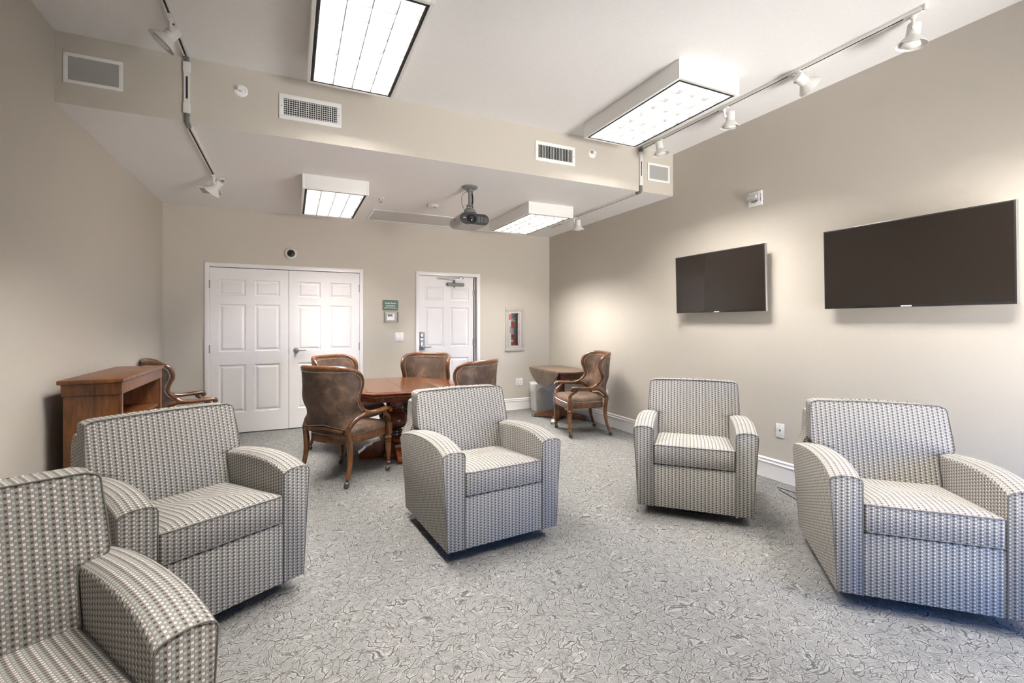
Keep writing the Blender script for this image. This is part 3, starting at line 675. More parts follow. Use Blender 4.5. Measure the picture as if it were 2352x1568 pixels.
# extinguisher cabinet
ec = thing('extinguisher_cabinet', 'framed fire extinguisher cabinet recessed in the back wall by the corner', 'fire cabinet', (3.164, YB, 1.256))
f = B(); ow, oh, iw, ih = .162, .342, .116, .285
for q in ((-ow, ow, -oh, -ih), (-ow, ow, ih, oh), (-ow, -iw, -ih, ih), (iw, ow, -ih, ih)): f.box(q[0], q[1], -.014, 0, q[2], q[3], .004)
f.obj('trim_frame', CABM, ec, angle=.5)
bx = B(); 
for q in ((-.108, .120, .10, .104, -.285, .273), (-.108, -.105, 0, .10, -.285, .273), (.117, .120, 0, .10, -.285, .273), (-.105, .117, 0, .10, -.285, -.282), (-.105, .117, 0, .10, .270, .273)): bx.box(*q)
bx.obj('recessed_box', plain('cabinet_inside', (.34, .33, .31), .5), ec, smooth=False)
dr = B(); px0, px1, pz0, pz1 = -.066, .050, -.253, .250
for q in ((-.114, px0, -.283, .283), (px1, .114, -.283, .283), (px0, px1, -.283, pz0), (px0, px1, pz1, .283)): dr.box(q[0], q[1], -.010, -.002, q[2], q[3], .001)
do = dr.obj('cabinet_door', plain('cabinet_door_enamel', (.56, .53, .50), .4), ec, angle=.5)
B().box(px0, px1, -.006, -.004, pz0, pz1).obj('pane', PANE, do, smooth=False)
B().tube([(-.088, -.010, -.055), (-.088, -.026, -.050), (-.088, -.026, .040), (-.088, -.010, .045)], .006, 8).obj('pull_handle', STEEL, do)
B().box(-.098, -.078, -.0108, -.010, .145, .235).obj('red_label', REDP, do, smooth=False)
B().lathe([(.006, 0), (.007, .004)], 12, Matrix.Translation((-.088, -.010, .10)) @ Matrix.Rotation(pi/2, 4, 'X')).obj('lock', STEEL, do)
text('lettering', '\n'.join('FIRE EXTINGUISHER'), .030, REDP, do, (.070, -.0105, 0), (pi/2, 0, 0), sp=1.0, sx=.95)
fe = thing('fire_extinguisher', 'red fire extinguisher with a silver handle standing inside the wall cabinet', 'fire extinguisher', (3.132, YB+.050, .976))
B().lathe([(0, 0), (.036, 0), (.040, .006), (.040, .350), (.034, .380), (.016, .400), (0, .402)], 24, cap=False).obj('cylinder', RED, fe)
B().lathe([(.0405, .20), (.0405, .30)], 24, cap=False).obj('instruction_label', plain('label_grey', (.45, .45, .40), .6), fe)
B().lathe([(.0408, .168), (.0408, .180)], 24, cap=False).obj('band', BLACK, fe)
B().lathe([(0, 0), (.018, 0), (.018, .0006), (0, .0006)], 12, Matrix.Translation((-.008, -.0405, .10)) @ Matrix.Rotation(pi/2, 4, 'X')).obj('round_sticker', PRINT, fe)
v = B(); v.lathe([(.012, .395), (.014, .42), (.010, .44)], 12); v.tube([(0, 0, .445), (.03, -.01, .458), (.085, -.012, .475)], .005, 8, flat=(1.4, .7)); v.tube([(.01, 0, .432), (.05, -.01, .415), (.088, -.012, .395)], .005, 8, flat=(1.4, .7)); v.obj('squeeze_handle', SILVER, fe)
B().tube([(.01, 0, .41), (.045, -.005, .385), (.062, -.008, .33), (.070, -.008, .27)], .007, 8).obj('hose', plain('hose_tan', (.35, .30, .2), .5), fe)

# ================================================================== TELEVISIONS
def tv(label, yc, w, zc, h):
    r = thing('television', label, 'television', (3.702, yc, zc)); r.rotation_euler = (0, radians(0), -pi/2)
    # local: x along wall (towards camera = +x), y into the wall
    t = Matrix.Rotation(radians(1.6), 4, 'X')
    B().box(-w/2, w/2, .004, .030, -h/2, h/2, .003, 2, M=t).obj('case', SILVER, r)
    B().box(-w/2+.002, w/2-.002, .0, .006, -h/2+.002, h/2-.002, .002, 2, M=t).obj('bezel', BEZEL, r)
    B().box(-w/2+.010, w/2-.010, -.0012, .001, -h/2+.018, h/2-.010, M=t).obj('screen', SCREEN, r, smooth=False)
    B().box(-w*.33, w*.33, .028, .052, -h*.38, h*.22, .008, M=t).obj('back_housing', BLACK, r)
    B().box(-.03, .03, -.0016, .0, -h/2+.005, -h/2+.012, M=t).obj('logo', PRINT, r, smooth=False)
    B().box(-w*.28, w*.28,   .05, .0835, -.10, .10, .003).obj('wall_bracket', BLACK, r)
    return r
tv('smaller wall television on the right wall above the rear right armchair', (3.774+2.732)/2, 1.042, 1.750, .592)
tv('large wall television on the right wall above the nearest right armchair', (2.240+1.182)/2, 1.060, 1.755, .594)

# ================================================================== ARMCHAIRS
def arch(F):   # arm top height along F
    pts = [(-.40, .575), (-.30, .606), (-.20, .628), (-.10, .644), (.0, .655), (.10, .663), (.20, .664), (.28, .660), (.34, .652), (.40, .638), (.445, .622)]
    if F <= pts[0][0]: return pts[0][1]
    for a, b in zip(pts, pts[1:]):
        if F <= b[0]:
            t = (F-a[0])/(b[0]-a[0]); return a[1]+(b[1]-a[1])*t
    return pts[-1][1]
def inset(poly, d):
    n = len(poly); out = []
    for i in range(n):
        p, q, r = Vector(poly[i-1]), Vector(poly[i]), Vector(poly[(i+1) % n])
        e1, e2 = (q-p).normalized(), (r-q).normalized(); n1 = Vector((-e1.y, e1.x)); n2 = Vector((-e2.y, e2.x)); nn = n1+n2
        k = d/max(.35, (1+n1.dot(n2)))
        out.append((q.x+nn.x*k, q.y+nn.y*k))
    return out
def round_poly(corners, n=5):
    """corners: (x, y, r) counter-clockwise"""
    out = []; m = len(corners)
    for i in range(m):
        p, q, r_ = Vector(corners[i-1][:2]), Vector(corners[i][:2]), Vector(corners[(i+1) % m][:2]); rad = corners[i][2]
        if rad <= 0: out.append(tuple(q)); continue
        a = q+(p-q).normalized()*rad; b = q+(r_-q).normalized()*rad
        for k in range(n+1):
            t = k/n; out.append(tuple(a*(1-t)**2+q*2*t*(1-t)+b*t*t))
    return out
def dense(poly, step=.05):
    out = []
    for i in range(len(poly)):
        a, b = Vector(poly[i]), Vector(poly[(i+1) % len(poly)]); k = max(1, int((b-a).length/step))
        for j in range(k): out.append(tuple(a.lerp(b, j/k)))
    return out
WB, WTP, ZB0 = .729/2, .792/2, .072
def xo(z): return WB+(WTP-WB)*min(1, max(0, (z-ZB0)/(.62-ZB0)))
def make_armchair(label, loc, rz):
    r = thing('armchair', label, 'armchair', loc, rz, 'woven check upholstered club armchairs')
    XI = .262
    for sx in (-1, 1):
        a = B(); rings = []; Fs = [-.335, -.33, -.25, -.15, -.05, .05, .15, .22, .28, .33, .38, .42, .440, .445]
        for F in Fs:
            zt = arch(F); e = .006 if F in (Fs[0], Fs[-1]) else 0; ro = .026
            pr = [(XI+e, ZB0+e), (XI+e, zt-.024), (XI+.006+e, zt-.010-e), (XI+.020, zt-.002-e), (XI+.045, zt+.002-e), ((XI+xo(zt))/2, zt+.004-e), (xo(zt)-.040, zt+.002-e), (xo(zt)-.018, zt-.003-e), (xo(zt)-.005-e, zt-.012-e), (xo(zt)-e, zt-.026), (xo(.3)-e, .3), (xo(ZB0)-e, ZB0+e)]
            rings.append([(sx*x, -F, z) for x, z in pr])
        a.loft(rings); o = a.obj('arm', FABRIC, r, uv=True, angle=.9)
        zt = arch(.44)
        loop = [(XI, ZB0), (XI, zt-.024), (XI+.006, zt-.010), (XI+.020, zt-.002), (XI+.045, zt+.002), ((XI+xo(zt))/2, zt+.004), (xo(zt)-.040, zt+.002), (xo(zt)-.018, zt-.003), (xo(zt)-.005, zt-.012), (xo(zt), zt-.026), (xo(.3), .3), (xo(ZB0), ZB0)]
        p = B(); p.tube([(sx*x, -.446, z) for x, z in loop], .0024, 6); p.tube([(sx*(xo(arch(F))-.003), -F, arch(F)-.016) for F in Fs[1:]], .0018, 5); p.obj('piping', PIPING, o)
    # front rail under the seat
    b = B(); b.box(-XI, XI, -.440, -.40, ZB0, .368, .006, 2); b.box(-XI, XI, -.40, .32, .09, .36); b.obj('base', FABRIC, r, uv=True)
    # outer back
    ob = B(); rings = []
    for z, f0, f1, w in ((ZB0, -.30, -.335, WB), (.30, -.30, -.36, WB+.014), (.55, -.28, -.40, WTP-.006), (.60, -.26, -.405, WTP-.030), (.66, -.26, -.415, WTP-.060), (.76, -.29, -.428, WTP-.066), (.800, -.30, -.430, WTP-.072), (.818, -.32, -.424, WTP-.095)):
        rr = .025; ring = [(-w, -f0), (w, -f0), (w, -f1-rr), (w-rr*.3, -f1-rr*.3), (w-rr, -f1), (-w+rr, -f1), (-w+rr*.3, -f1-rr*.3), (-w, -f1-rr)]
        rings.append([(x, y, z) for x, y in ring])
    ob.loft(rings); ob.obj('outer_back', FABRIC, r, uv=True, angle=.7)
    # seat cushion: T-free box, gently crowned
    poly = round_poly([(-.258, -.447, .018), (.258, -.447, .018), (.258, .16, .02), (-.258, .16, .02)], 4); poly = dense(poly, .08)
    t = bmesh.new(); lev = [(.004, .372, 1), (0, .378, 0), (0, .498, 0), (.004, .5045, 0), (.02, .511, 0), (.06, .517, 0), (.12, .521, 0), (.2, .523, 0)]
    rings = []
    for ins, z, _ in lev:
        rings.append([(x*(1-ins/.258), -.1435+(y+.1435)*(1-ins/.30), z-.040*(y+.447)/.6*(z > .49)) for x, y in poly])
    s = B(); s.loft(rings); so = s.obj('seat_cushion', FABRIC, r, uv=True, angle=.8)
    p = B()
    for z, d in ((.502, 0), (.376, 0)): p.tube([(x, y, z-.040*(y+.447)/.6*(z > .49)) for x, y in poly], .0026, 6, closed=True)
    p.obj('piping', PIPING, so)
    # back cushion with ears over the arms
    HW, NW = .330, .257
    def lean(z): return -.213+(.885-z)*(.12/.40)        # F of front face
    def crown(x, z): return z+(.007*(1-(x/HW)**2) if z > .8 else 0)
    zw = [(.46, NW-.01), (.475, NW), (.55, NW), (.606, NW), (.620, NW+.004), (.628, NW+.016), (.633, NW+.040), (.637, HW-.018), (.646, HW+.002), (.662, HW+.008), (.72, HW+.007), (.78, HW+.004), (.83, HW+.001), (.858, HW), (.867, HW-.003), (.873, HW-.008), (.877, HW-.017)]
    rings = []; nxs = 13; edge_l, edge_r = [], []
    for z, w in zw:
        k = sin(pi*min(1, max(0, (z-.46)/(.876-.46))))**.5
        fr_ = []
        for i in range(nxs):
            u = -1+2*i/(nxs-1); x = w*math.copysign(abs(u)**.8, u); pf = .012*k*(1-u**6)
            fr_.append((x, -(lean(z)+pf), crown(x, z)))
        bk_ = [(w-.002, -(lean(z)-.018), crown(w, z)), (w-.002, -(lean(z)-.118), crown(w, z)), (w-.014, -(lean(z)-.130), crown(w, z)), (0, -(lean(z)-.134), crown(0, z)), (-w+.014, -(lean(z)-.130), crown(w, z)), (-w+.002, -(lean(z)-.118), crown(w, z)), (-w+.002, -(lean(z)-.018), crown(w, z))]
        rings.append(fr_+bk_); edge_l.append(fr_[0]); edge_r.append(fr_[-1])
    top_ = []
    zt_, wt_ = zw[-1]
    z2, w2 = .8805, wt_-.018
    rings.append([(x*w2/wt_, y*1.0, z+.0045) for x, y, z in rings[-1]])
    m_ = rings[-1]; cy = sum(q[1] for q in m_)/len(m_)
    rings.append([(x*.96, cy+(y-cy)*.8, z+.004) for x, y, z in m_])
    s = B(); s.loft(rings); bo = s.obj('back_cushion', FABRIC, r, uv=True, angle=.9)
    loop = [(x, y-.001, z) for x, y, z in edge_l]+[(q[0], q[1]-.001, q[2]+.0035) for q in rings[-2][:nxs]]+[(x, y-.001, z) for x, y, z in edge_r[::-1]]
    p = B(); p.tube(loop, .0026, 6); p.obj('piping', PIPING, bo)
    b = B(); b.lathe([(.0, 0), (.26, 0), (.26, .012), (.06, .022), (.05, .09), (0, .09)], 32, Matrix.Translation((0, -.02, 0)), cap=False)
    b.obj('swivel_base', BLACK, r)
    return r
AC = make_armchair('grey check armchair in the middle of the room, before the octagonal table', (1.11, 2.97, 0), .082)
dup(AC, 'grey check armchair at left in front of the wooden bookcase', (-.486, 2.814, 0), .537)
dup(AC, 'grey check armchair at right below the smaller television, its white tag showing', (2.79, 2.668, 0), -.799)
dup(AC, 'grey check armchair at the right edge under the large television, its front lit blue', (2.923, 1.418, 0), -.784)
dup(AC, 'nearest grey check armchair, cut off by the lower left corner of the picture', (-.73, 1.553, 0), .522)
ct = B(); ct.face([ct.bm.verts.new(q) for q in ((-.012, 0, 0), (.012, 0, 0), (.004, 0, -.016), (-.004, 0, -.018))])
ct.face([ct.bm.verts.new(q) for q in ((-.012, .001, 0), (-.004, .001, -.018), (.004, .001, -.016), (.012, .001, 0))])
c_ = ct.obj('care_tag', PAPER, smooth=False)
for q in bpy.data.objects:
    if q.type == 'EMPTY' and 'its white tag showing' in str(q.get('label', '')): c_.parent = q
c_.location = (.27, -.425, .074)

# ================================================================== CARVED LEATHER CHAIRS
ZT = .978
def Fedge(z):
    T_ = [(.45, -.235), (.50, -.200), (.55, -.155), (.59, -.110), (.61, -.095), (.63, -.120), (.66, -.152), (.70, -.172), (.74, -.170), (.78, -.152), (.82, -.134), (.86, -.130), (.90, -.145), (.93, -.172), (.955, -.215), (.97, -.262), (.978, -.305)]
    for a, b in zip(T_, T_[1:]):
        if z <= b[0]: t = (z-a[0])/(b[0]-a[0]); return a[1]+(b[1]-a[1])*t
    return T_[-1][1]
def Wd(z):
    T_ = [(.45, .236), (.55, .264), (.62, .280), (.70, .288), (.86, .296), (.978, .300)]
    for a, b in zip(T_, T_[1:]):
        if z <= b[0]: t = (z-a[0])/(b[0]-a[0]); return a[1]+(b[1]-a[1])*t
    return T_[-1][1]
def Fb(z): return -.262-(z-.45)/(.528)*.085
def shell(z, u, off=0):
    """u in -1..1 across the wing; off>0 toward the sitter"""
    Ln = max(.02, (Fedge(z) if z < .86 else -.130)-Fb(z)); W_ = Wd(z)
    q_ = max(0, min(1, (Fedge(z)-Fb(z))/Ln)); th = abs(u)*math.acos(1-q_**(1/1.15))
    x = W_*sin(th)**.92; F = Fb(z)+Ln*(1-cos(th))**1.15
    # inward normal approx
    nx, nf = -sin(th), cos(th); n = math.hypot(nx, nf)
    x2 = x+nx/n*off; F2 = F+nf/n*off
    return (math.copysign(x2, u) if u else 0, -F2, z)
def nails(b, pts, step=.0115, r=.0040, off=None):
    P = [Vector(p) for p in pts]; acc = 0; 
    for a, c in zip(P, P[1:]):
        d = (c-a).length; 
        while acc <= d and d > 0:
            q = a.lerp(c, acc/d); t = bmesh.new(); bmesh.ops.create_icosphere(t, subdivisions=1, radius=r); bmesh.ops.translate(t, vec=q, verts=t.verts)
            me = bpy.data.meshes.new('t'); t.to_mesh(me); b.bm.from_mesh(me); bpy.data.meshes.remove(me); t.free(); acc += step
        acc -= d
def make_carved(label, loc, rz):
    r = thing('carved_armchair', label, 'leather armchair', loc, rz, 'carved wood chairs with distressed brown leather on casters')
    def low(u): a = abs(u); return .492-.03*min(1, a/.62) if a < .62 else .462+(a-.62)/.38*.148   # lower edge of the leather
    us = [-1+2*i/32 for i in range(33)]; nz = 18
    outer, inner = [], []
    for j in range(nz+1):
        ro, ri = [], []
        for u in us:
            z = low(u)+(ZT-low(u))*(j/nz)
            pf = .012*sin(pi*min(1, max(0, j/nz)))*(1-abs(u)**4)
            ro.append(shell(z, u, -.004-pf*.6)); ri.append(shell(z, u, .026+pf))
        outer.append(ro); inner.append(ri)
    s = B(); s.loft(outer, closed=False); s.loft(inner, closed=False)
    # join edges
    t = s
    for A_, C_ in ((outer[0], inner[0]), (outer[-1], inner[-1]), ([q[0] for q in outer], [q[0] for q in inner]), ([q[-1] for q in outer], [q[-1] for q in inner])):
        t.loft([A_, C_], closed=False)
    bmesh.ops.remove_doubles(t.bm, verts=t.bm.verts, dist=1e-5); bmesh.ops.recalc_face_normals(t.bm, faces=t.bm.faces)
    bk = t.obj('upholstered_back', LEATHER, r, angle=1.2)
    # wooden frame around the wing: up one side, over the top, down the other
    zs = [.600, .61, .625, .645, .67, .70, .73, .76, .79, .82, .85, .88, .905, .928, .945, .958, .968, .975]
    def edge(z, sg, off=.011): return shell(z, sg*1.0, off)
    path = [edge(z, -1) for z in zs]
    top_us = [-.9, -.7, -.5, -.25, 0, .25, .5, .7, .9]
    path += [shell(ZT, u, .011) for u in top_us]
    path += [edge(z, 1) for z in zs[::-1]]
    fr_ = B(); fr_.tube(path, [.021]*len(path), 10, flat=(1.0, 1.0))
    bf = fr_.obj('back_frame', WOOD, r, angle=.9)
    # lower brace from arm to rear leg, arched rail between the rear legs
    lo = B()
    for sg in (-1, 1):
        lo.tube([(sg*.285, .03, .576), (sg*.278, .10, .580), (sg*.266, .155, .556), (sg*.250, .205, .520), (sg*.236, .238, .475), (sg*.228, .248, .430)], [.017, .020, .022, .022, .022, .022], 10)
    lo.tube([shell(low(u)-.018, u, .011) for u in (-.66, -.5, -.35, -.2, 0, .2, .35, .5, .66)], .020, 10, flat=(.8, 1.15))
    lo.obj('lower_back_rail', WOOD, r, angle=.9)
    # arms with scrolled ends
    for sg in (-1, 1):
        a = B(); pts = [(sg*.272, .098, .612), (sg*.278, .07, .594), (sg*.284, .03, .582), (sg*.292, -.02, .580), (sg*.297, -.08, .582), (sg*.300, -.14, .586), (sg*.301, -.195, .588), (sg*.301, -.222, .580), (sg*.301, -.232, .566), (sg*.301, -.222, .554), (sg*.301, -.212, .553)]
        a.tube(pts, [.020, .020, .020, .019, .019, .020, .020, .0185, .016, .013, .010], 12, flat=(1.15, .9), up=(0, 0, 1) if 0 else None)
        a.ball((sg*.301, -.214, .562), .018, (1.35, 1, 1)); a.lathe([(.010, -.030), (.012, .030)], 10, Matrix.Translation((sg*.301, -.214, .562)) @ Matrix.Rotation(pi/2, 4, 'Y'))
        a.obj('arm', WOOD, r, angle=.9)
        q = B(); q.tube([(sg*.298, -.150, .578), (sg*.295, -.158, .556), (sg*.288, -.185, .532), (sg*.279, -.222, .510), (sg*.274, -.238, .482), (sg*.272, -.240, .465)], [.019, .018, .016, .019, .022, .019], 10, flat=(1.0, 1.0))
        q.lathe([(.020, .438), (.025, .443), (.020, .449), (.026, .455), (.021, .461), (.024, .466), (.019, .471)], 14, Matrix.Translation((sg*.272, -.238, 0)))
        q.obj('arm_support', WOOD, r, angle=.9)
    # seat rail
    pl = round_poly([(-.262, -.258, .03), (0, -.285, .2), (.262, -.258, .03), (.232, .205, .06), (.0, .258, .12), (-.232, .205, .06)], 5)
    sr = B(); sr.prism(pl, .335, .402, .006); sr.obj('seat_rail', WOOD, r, angle=.6)
    pd = dense(inset(pl, .006), .04); rings = [[(x*(1-i/.25), y*(1-i/.25), z) for x, y in pd] for i, z in ((0, .402), (-.004, .415), (-.003, .440), (.008, .456), (.03, .468), (.07, .477), (.13, .482))]
    s = B(); s.loft(rings); st_ = s.obj('seat', LEATHER, r, angle=1.0)
    # front legs
    for sg in (-1, 1):
        f = B(); f.box(sg*.272-.026, sg*.272+.026, -.264, -.212, .335, .437, .004, 2)
        f.lathe([(.012, .062), (.016, .066), (.021, .074), (.021, .084), (.015, .090), (.014, .096), (.0165, .104), (.027, .262), (.028, .270), (.020, .276), (.027, .282), (.020, .288), (.022, .292), (.030, .304), (.030, .316), (.022, .326), (.024, .336)], 20, Matrix.Translation((sg*.272, -.238, 0)))
        f.obj('leg', WOOD, r, angle=.7)
        g_ = B(); g_.tube([(sg*.232, .246, .475), (sg*.233, .238, .42), (sg*.235, .228, .36), (sg*.239, .222, .29), (sg*.244, .226, .22), (sg*.249, .240, .15), (sg*.253, .260, .095), (sg*.255, .270, .070)], [.023, .024, .026, .024, .021, .019, .018, .017], 10, flat=(1, 1.05))
        g_.obj('leg', WOOD, r, angle=.9)
        for (cx_, cy_) in ((sg*.272, -.238), (sg*.255, .272)):
            k = B(); k.ball((cx_, cy_+.012, .0235), .0235, (.85, 1, 1), 14, 10); k.tube([(cx_, cy_, .070), (cx_, cy_+.002, .050), (cx_, cy_+.008, .040)], [.012, .012, .018], 10)
            k.ball((cx_, cy_+.008, .036), .021, (1.05, 1.1, .7), 12, 8); k.obj('caster', PEWTER, r)
    zz = zs[1:]
    for off, e in ((-.0085, .955), (.034, .955)):
        nb = B()
        inner_path = []
        for sg in (-1, 1):
            seq = [shell(z, sg*e, off) for z in zz if z < .925]
            seq = [(q[0], q[1]+.012, q[2]) for q in seq]
            inner_path.append(seq)
        topz = ZT-.032
        tp = [shell(topz, u, off) for u in [-.90+.15*i for i in range(13)]]
        nails(nb, inner_path[0]+tp+inner_path[1][::-1])
        lp = [shell(low(u)+.006, u, off) for u in [-.95+.05*i for i in range(39)]]
        nb.obj('nailhead_trim', BRASS, r, smooth=False)
        nb = B(); nails(nb, lp); nb.obj('nailhead_trim', BRASS, r, smooth=False)
    nb = B()
    sp = [(x, y, .409) for x, y in inset(pd, -.0045)]
    nails(nb, sp+sp[:1])
    nb.obj('seat_nailheads', BRASS, r, smooth=False)
    return r
def face(dx, dy): return math.atan2(dx, -dy)      # rotation whose front (-Y) points along (dx, dy)
CA = make_carved('carved leather chair seen from behind, nearest to the octagonal table at its left', (.443, 4.413, 0), 2.307)
dup(CA, 'carved leather chair half hidden behind the nearest one, in front of the double doors', (.557, 5.398, 0), .732)
dup(CA, 'carved leather chair facing the camera across the table, before the single door', (1.335, 5.33, 0), -.66)
dup(CA, 'carved leather chair with its back to the middle armchair, right of the table', (1.545, 4.49, 0), -2.52)
dup(CA, 'carved leather chair alone in the right rear corner, beside the drop-leaf table', (3.255, 4.916, 0), -1.794)
dup(CA, 'carved leather chair against the left wall behind the bookcase', (-1.0, 5.80, 0), 1.88)
tg2 = B(); tg2.face([tg2.bm.verts.new(q) for q in ((-.05, 0, 0), (.05, 0, 0), (.045, .01, -.03), (-.01, .0, -.04))]); t2 = tg2.obj('paper_tag', PAPER, CA, smooth=False); t2.location = (-.02, .10, .334)

# ================================================================== OCTAGONAL TABLE
tb = thing('octagonal_table', 'octagonal polished wooden games table on a turned pedestal', 'table', (.962, 4.872, 0))
def octa(R, rot=radians(18)): return [(R*cos(rot+i*pi/4), R*sin(rot+i*pi/4)) for i in range(8)]
rings = [[(x, y, z) for x, y in octa(R)] for R, z in ((.640, .672), (.655, .678), (.668, .690), (.672, .698), (.662, .702), (.662, .706), (.676, .711), (.680, .716), (.678, .7205), (.672, .7225), (.610, .7225))]
s = B(); s.loft(rings); s.obj('top_rim', TABLEW, tb, angle=.4)
B().prism(octa(.606), .7222, .7229).obj('plank_underlay', DARK, tb, smooth=False)
def clip(poly, x0, x1):
    for sg_, lim in ((1, x0), (-1, -x1)):
        out = []
        for i in range(len(poly)):
            p, q = poly[i], poly[(i+1) % len(poly)]; a_, b2 = sg_*p[0]-lim, sg_*q[0]-lim
            if a_ >= 0: out.append(p)
            if a_*b2 < 0: t_ = a_/(a_-b2); out.append((p[0]+(q[0]-p[0])*t_, p[1]+(q[1]-p[1])*t_))
        poly = out
    return poly
for x0_, x1_ in ((-.7, -.3355), (-.3315, -.002), (.002, .3315), (.3355, .7)):
    B().prism(clip(octa(.604), x0_, x1_), .7228, .7252, .0008).obj('plank', TABLET, tb, angle=.4)
rings = [[(x, y, z) for x, y in octa(R)] for R, z in ((.585, .628), (.60, .632), (.60, .672), (.58, .672))]
s = B(); s.loft(rings); s.obj('apron', TABLEW, tb, angle=.4)
pd_ = B(); pd_.box(-.065, .065, -.065, .065, .50, .61, .006)
pd_.lathe([(.055, .455), (.085, .46), (.090, .47), (.080, .478), (.092, .487), (.088, .498), (.062, .503)], 28)
pd_.lathe([(.060, .20), (.070, .215), (.066, .232), (.078, .245), (.074, .262), (.060, .268), (.062, .275), (.105, .30), (.135, .335), (.142, .365), (.132, .400), (.100, .430), (.070, .445), (.055, .455)], 36)
for w_, z0, z1 in ((.115, .17, .20), (.10, .15, .17), (.12, .06, .15), (.125, .115, .13), (.14, .0, .055), (.13, .055, .065)): pd_.box(-w_, w_, -w_, w_, z0, z1, .006)
pd_.obj('pedestal', TABLEW, tb, angle=.6)
def foot_poly():
    top = [(.06, .215), (.12, .205), (.15, .188), (.165, .168), (.20, .160), (.225, .158), (.24, .135), (.265, .128), (.295, .118), (.315, .095), (.345, .078), (.362, .060), (.366, .030), (.355, .010)]
    return top+[(.20, .0), (.06, .0)]
for k in range(4):
    f = B(); P = foot_poly(); hw = .048
    f.prism(P, -hw, hw, .004, Matrix.Rotation(k*pi/2, 4, 'Z') @ Matrix.Rotation(pi/2, 4, 'X'))
    f.obj('foot', TABLEW, tb, angle=.35)

# ================================================================== DROP-LEAF TABLE
dt = thing('drop_leaf_table', 'brown round drop-leaf table with leaves down in the right rear corner', 'table', (3.455, 5.735, 0))
R_, hw = .50, .265; ZD = .708
a0 = math.acos(hw/R_)
arc = lambda s_, e_, n=14: [(R_*cos(s_+(e_-s_)*i/n), R_*sin(s_+(e_-s_)*i/n)) for i in range(n+1)]
poly = arc(a0, pi-a0)+arc(pi+a0, 2*pi-a0)
B().prism(poly, ZD-.022, ZD, .004).obj('top', LEAFW, dt, angle=.5)
for sg in (-1, 1):
    seg = [(R_*cos(t), R_*sin(t)) for t in [-a0+2*a0*i/24 for i in range(25)]]
    # leaf hanging: local plane y (along hinge) and depth (x-hw) going down
    pl = [(y, -(x-hw)) for x, y in seg]
    M_ = Matrix(((0, 0, sg, sg*(hw+.003)), (1, 0, 0, 0), (0, 1, 0, ZD-.004), (0, 0, 0, 1)))
    B().prism(pl, 0, .018, .003, M_).obj('drop_leaf', LEAFW, dt, angle=.5)
ap_ = B(); ax, ay = .225, .38
ap_.box(-ax, ax, -ay, -ay+.02, ZD-.112, ZD-.022, .002); ap_.box(-ax, ax, ay-.02, ay, ZD-.112, ZD-.022, .002); ap_.box(-ax, -ax+.02, -ay+.02, ay-.02, ZD-.112, ZD-.022, .002); ap_.box(ax-.02, ax, -ay+.02, ay-.02, ZD-.112, ZD-.022, .002)
ap_.obj('apron', FOOTW, dt, angle=.5)
pc = B(); pc.box(-.045, .045, -.045, .045, .04, ZD-.05, .004); pc.box(-.20, .20, -.05, .05, ZD-.075, ZD-.022, .003)
pc.obj('pedestal_column', FOOTW, dt, angle=.5)
for k in range(4):
    Mr = Matrix.Rotation(pi/4+k*pi/2, 4, 'Z') @ Matrix.Rotation(pi/2, 4, 'X')
    f = B(); f.prism([(.03, .03), (.385, .018), (.385, .055), (.06, .125), (.03, .13)], -.028, .028, .002, Mr); f.obj('foot', FOOTW, dt, angle=.4)
    f = B(); f.prism([(.375, .0), (.428, .0), (.425, .030), (.375, .060)], -.031, .031, .004, Mr); f.obj('foot_cap', STEEL, dt, angle=.4)

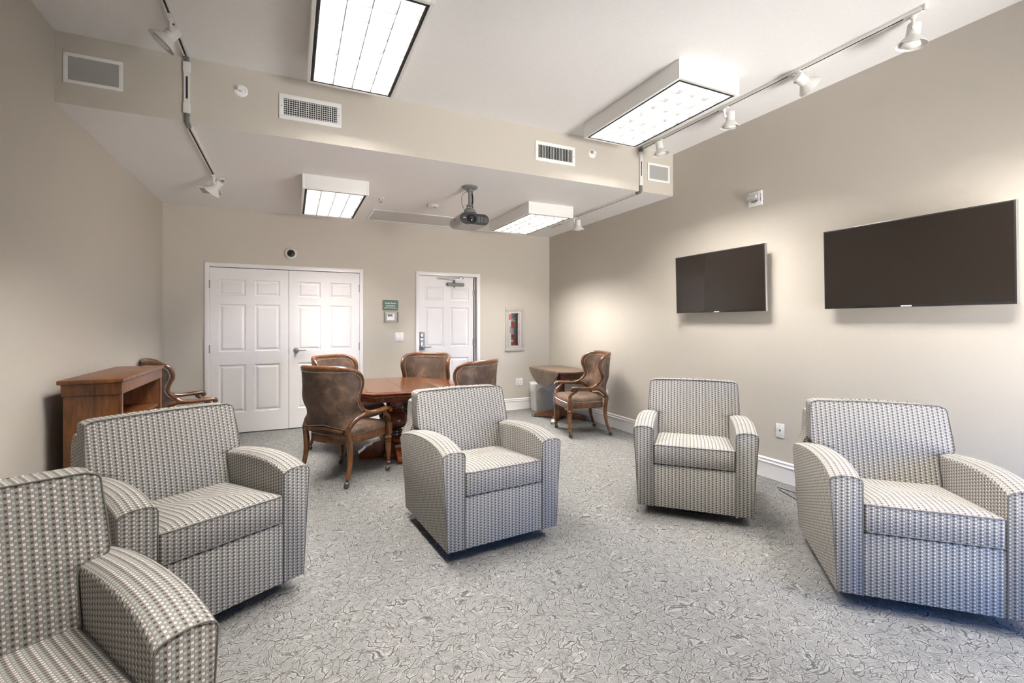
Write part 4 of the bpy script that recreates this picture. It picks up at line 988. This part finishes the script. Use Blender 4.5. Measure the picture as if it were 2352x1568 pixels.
# ================================================================== WASTE BIN
bn = thing('waste_bin', 'white waste bin with a liner under the drop-leaf table', 'bin', (3.565, 6.43, 0), radians(-6))
def rr(w, d, z, r=.03, wob=0): return [(x, y, z+(random.uniform(-wob, wob) if wob else 0)) for x, y in rrect(w, d, r)]
s = B(); s.loft([rr(.345, .20, 0), rr(.40, .25, .40), rr(.412, .262, .402), rr(.412, .262, .418), rr(.385, .235, .418), rr(.33, .185, .01)]); s.obj('bucket', BINW, bn, angle=.6)
def lin(w, d, z, amp, ph, n=64):
    out = []
    for i in range(n):
        a = 2*pi*i/n; ca, sa = cos(a), sin(a); k = (abs(ca)**4+abs(sa)**4)**(-.25)
        out.append((w/2*ca*k, d/2*sa*k, z+amp*sin(a*3+ph)+amp*.6*sin(a*7+ph*2)))
    return out
s = B(); s.loft([lin(.424, .274, .315, .030, 1), lin(.434, .284, .34, .022, 1.3), lin(.424, .274, .385, .008, 2), lin(.428, .278, .425, .003, 0), lin(.40, .25, .430, .004, 2), lin(.37, .22, .36, .006, 1)], cap=False); s.obj('liner', LINER, bn, angle=1.2)

# ================================================================== BOOKCASE
bc = thing('bookcase', 'low cherry wood bookcase against the left wall', 'bookcase', (-1.270, 3.722, 0))
bw_, bl_, bh = .298, 1.025, 1.003     # depth along x, length along y
def bx(name, *q, bev=.002, m=CASEW): return B().box(*q, bev).obj(name, m, bc, angle=.5)
bx('side_panel', .012, bw_-.012, .015, .037, 0, bh-.10); bx('side_panel', .012, bw_-.012, bl_-.037, bl_-.015, 0, bh-.10)
fa = bx('face_frame', bw_-.012, bw_, .012, .040, 0, bh-.10)
bx('face_frame', bw_-.012, bw_, bl_-.040, bl_-.012, 0, bh-.10)
bx('back_panel', .012, .020, .037, bl_-.037, .0, bh-.10)
bx('top', -.010, bw_+.014, -.014, bl_+.014, bh-.026, bh, bev=.006)
B().box(.004, bw_+.002, .006, bl_-.006, bh-.100, bh-.026, .003).obj('frieze', CASEW, bc, angle=.5)
for z in (.07, .39, .675): B().box(.020, bw_-.018, .037, bl_-.037, z, z+.022, .002).obj('shelf', CASEW, bc, angle=.5)
B().box(bw_-.02, bw_-.004, .04, bl_-.04, 0, .07, .002).obj('plinth', CASEW, bc, angle=.5)

# ================================================================== CORD on the carpet
tag(B().tube([(3.72, 2.30, .006), (3.60, 2.40, .010), (3.53, 2.50, .035), (3.50, 2.46, .030), (3.50, 2.36, .008), (3.46, 2.24, .006), (3.42, 2.10, .006)], .0035, 6).obj('loose_cord', BLACK), 'thin dark cord looped on the carpet behind the rightmost armchair', 'cord')
bpy.context.view_layer.update()
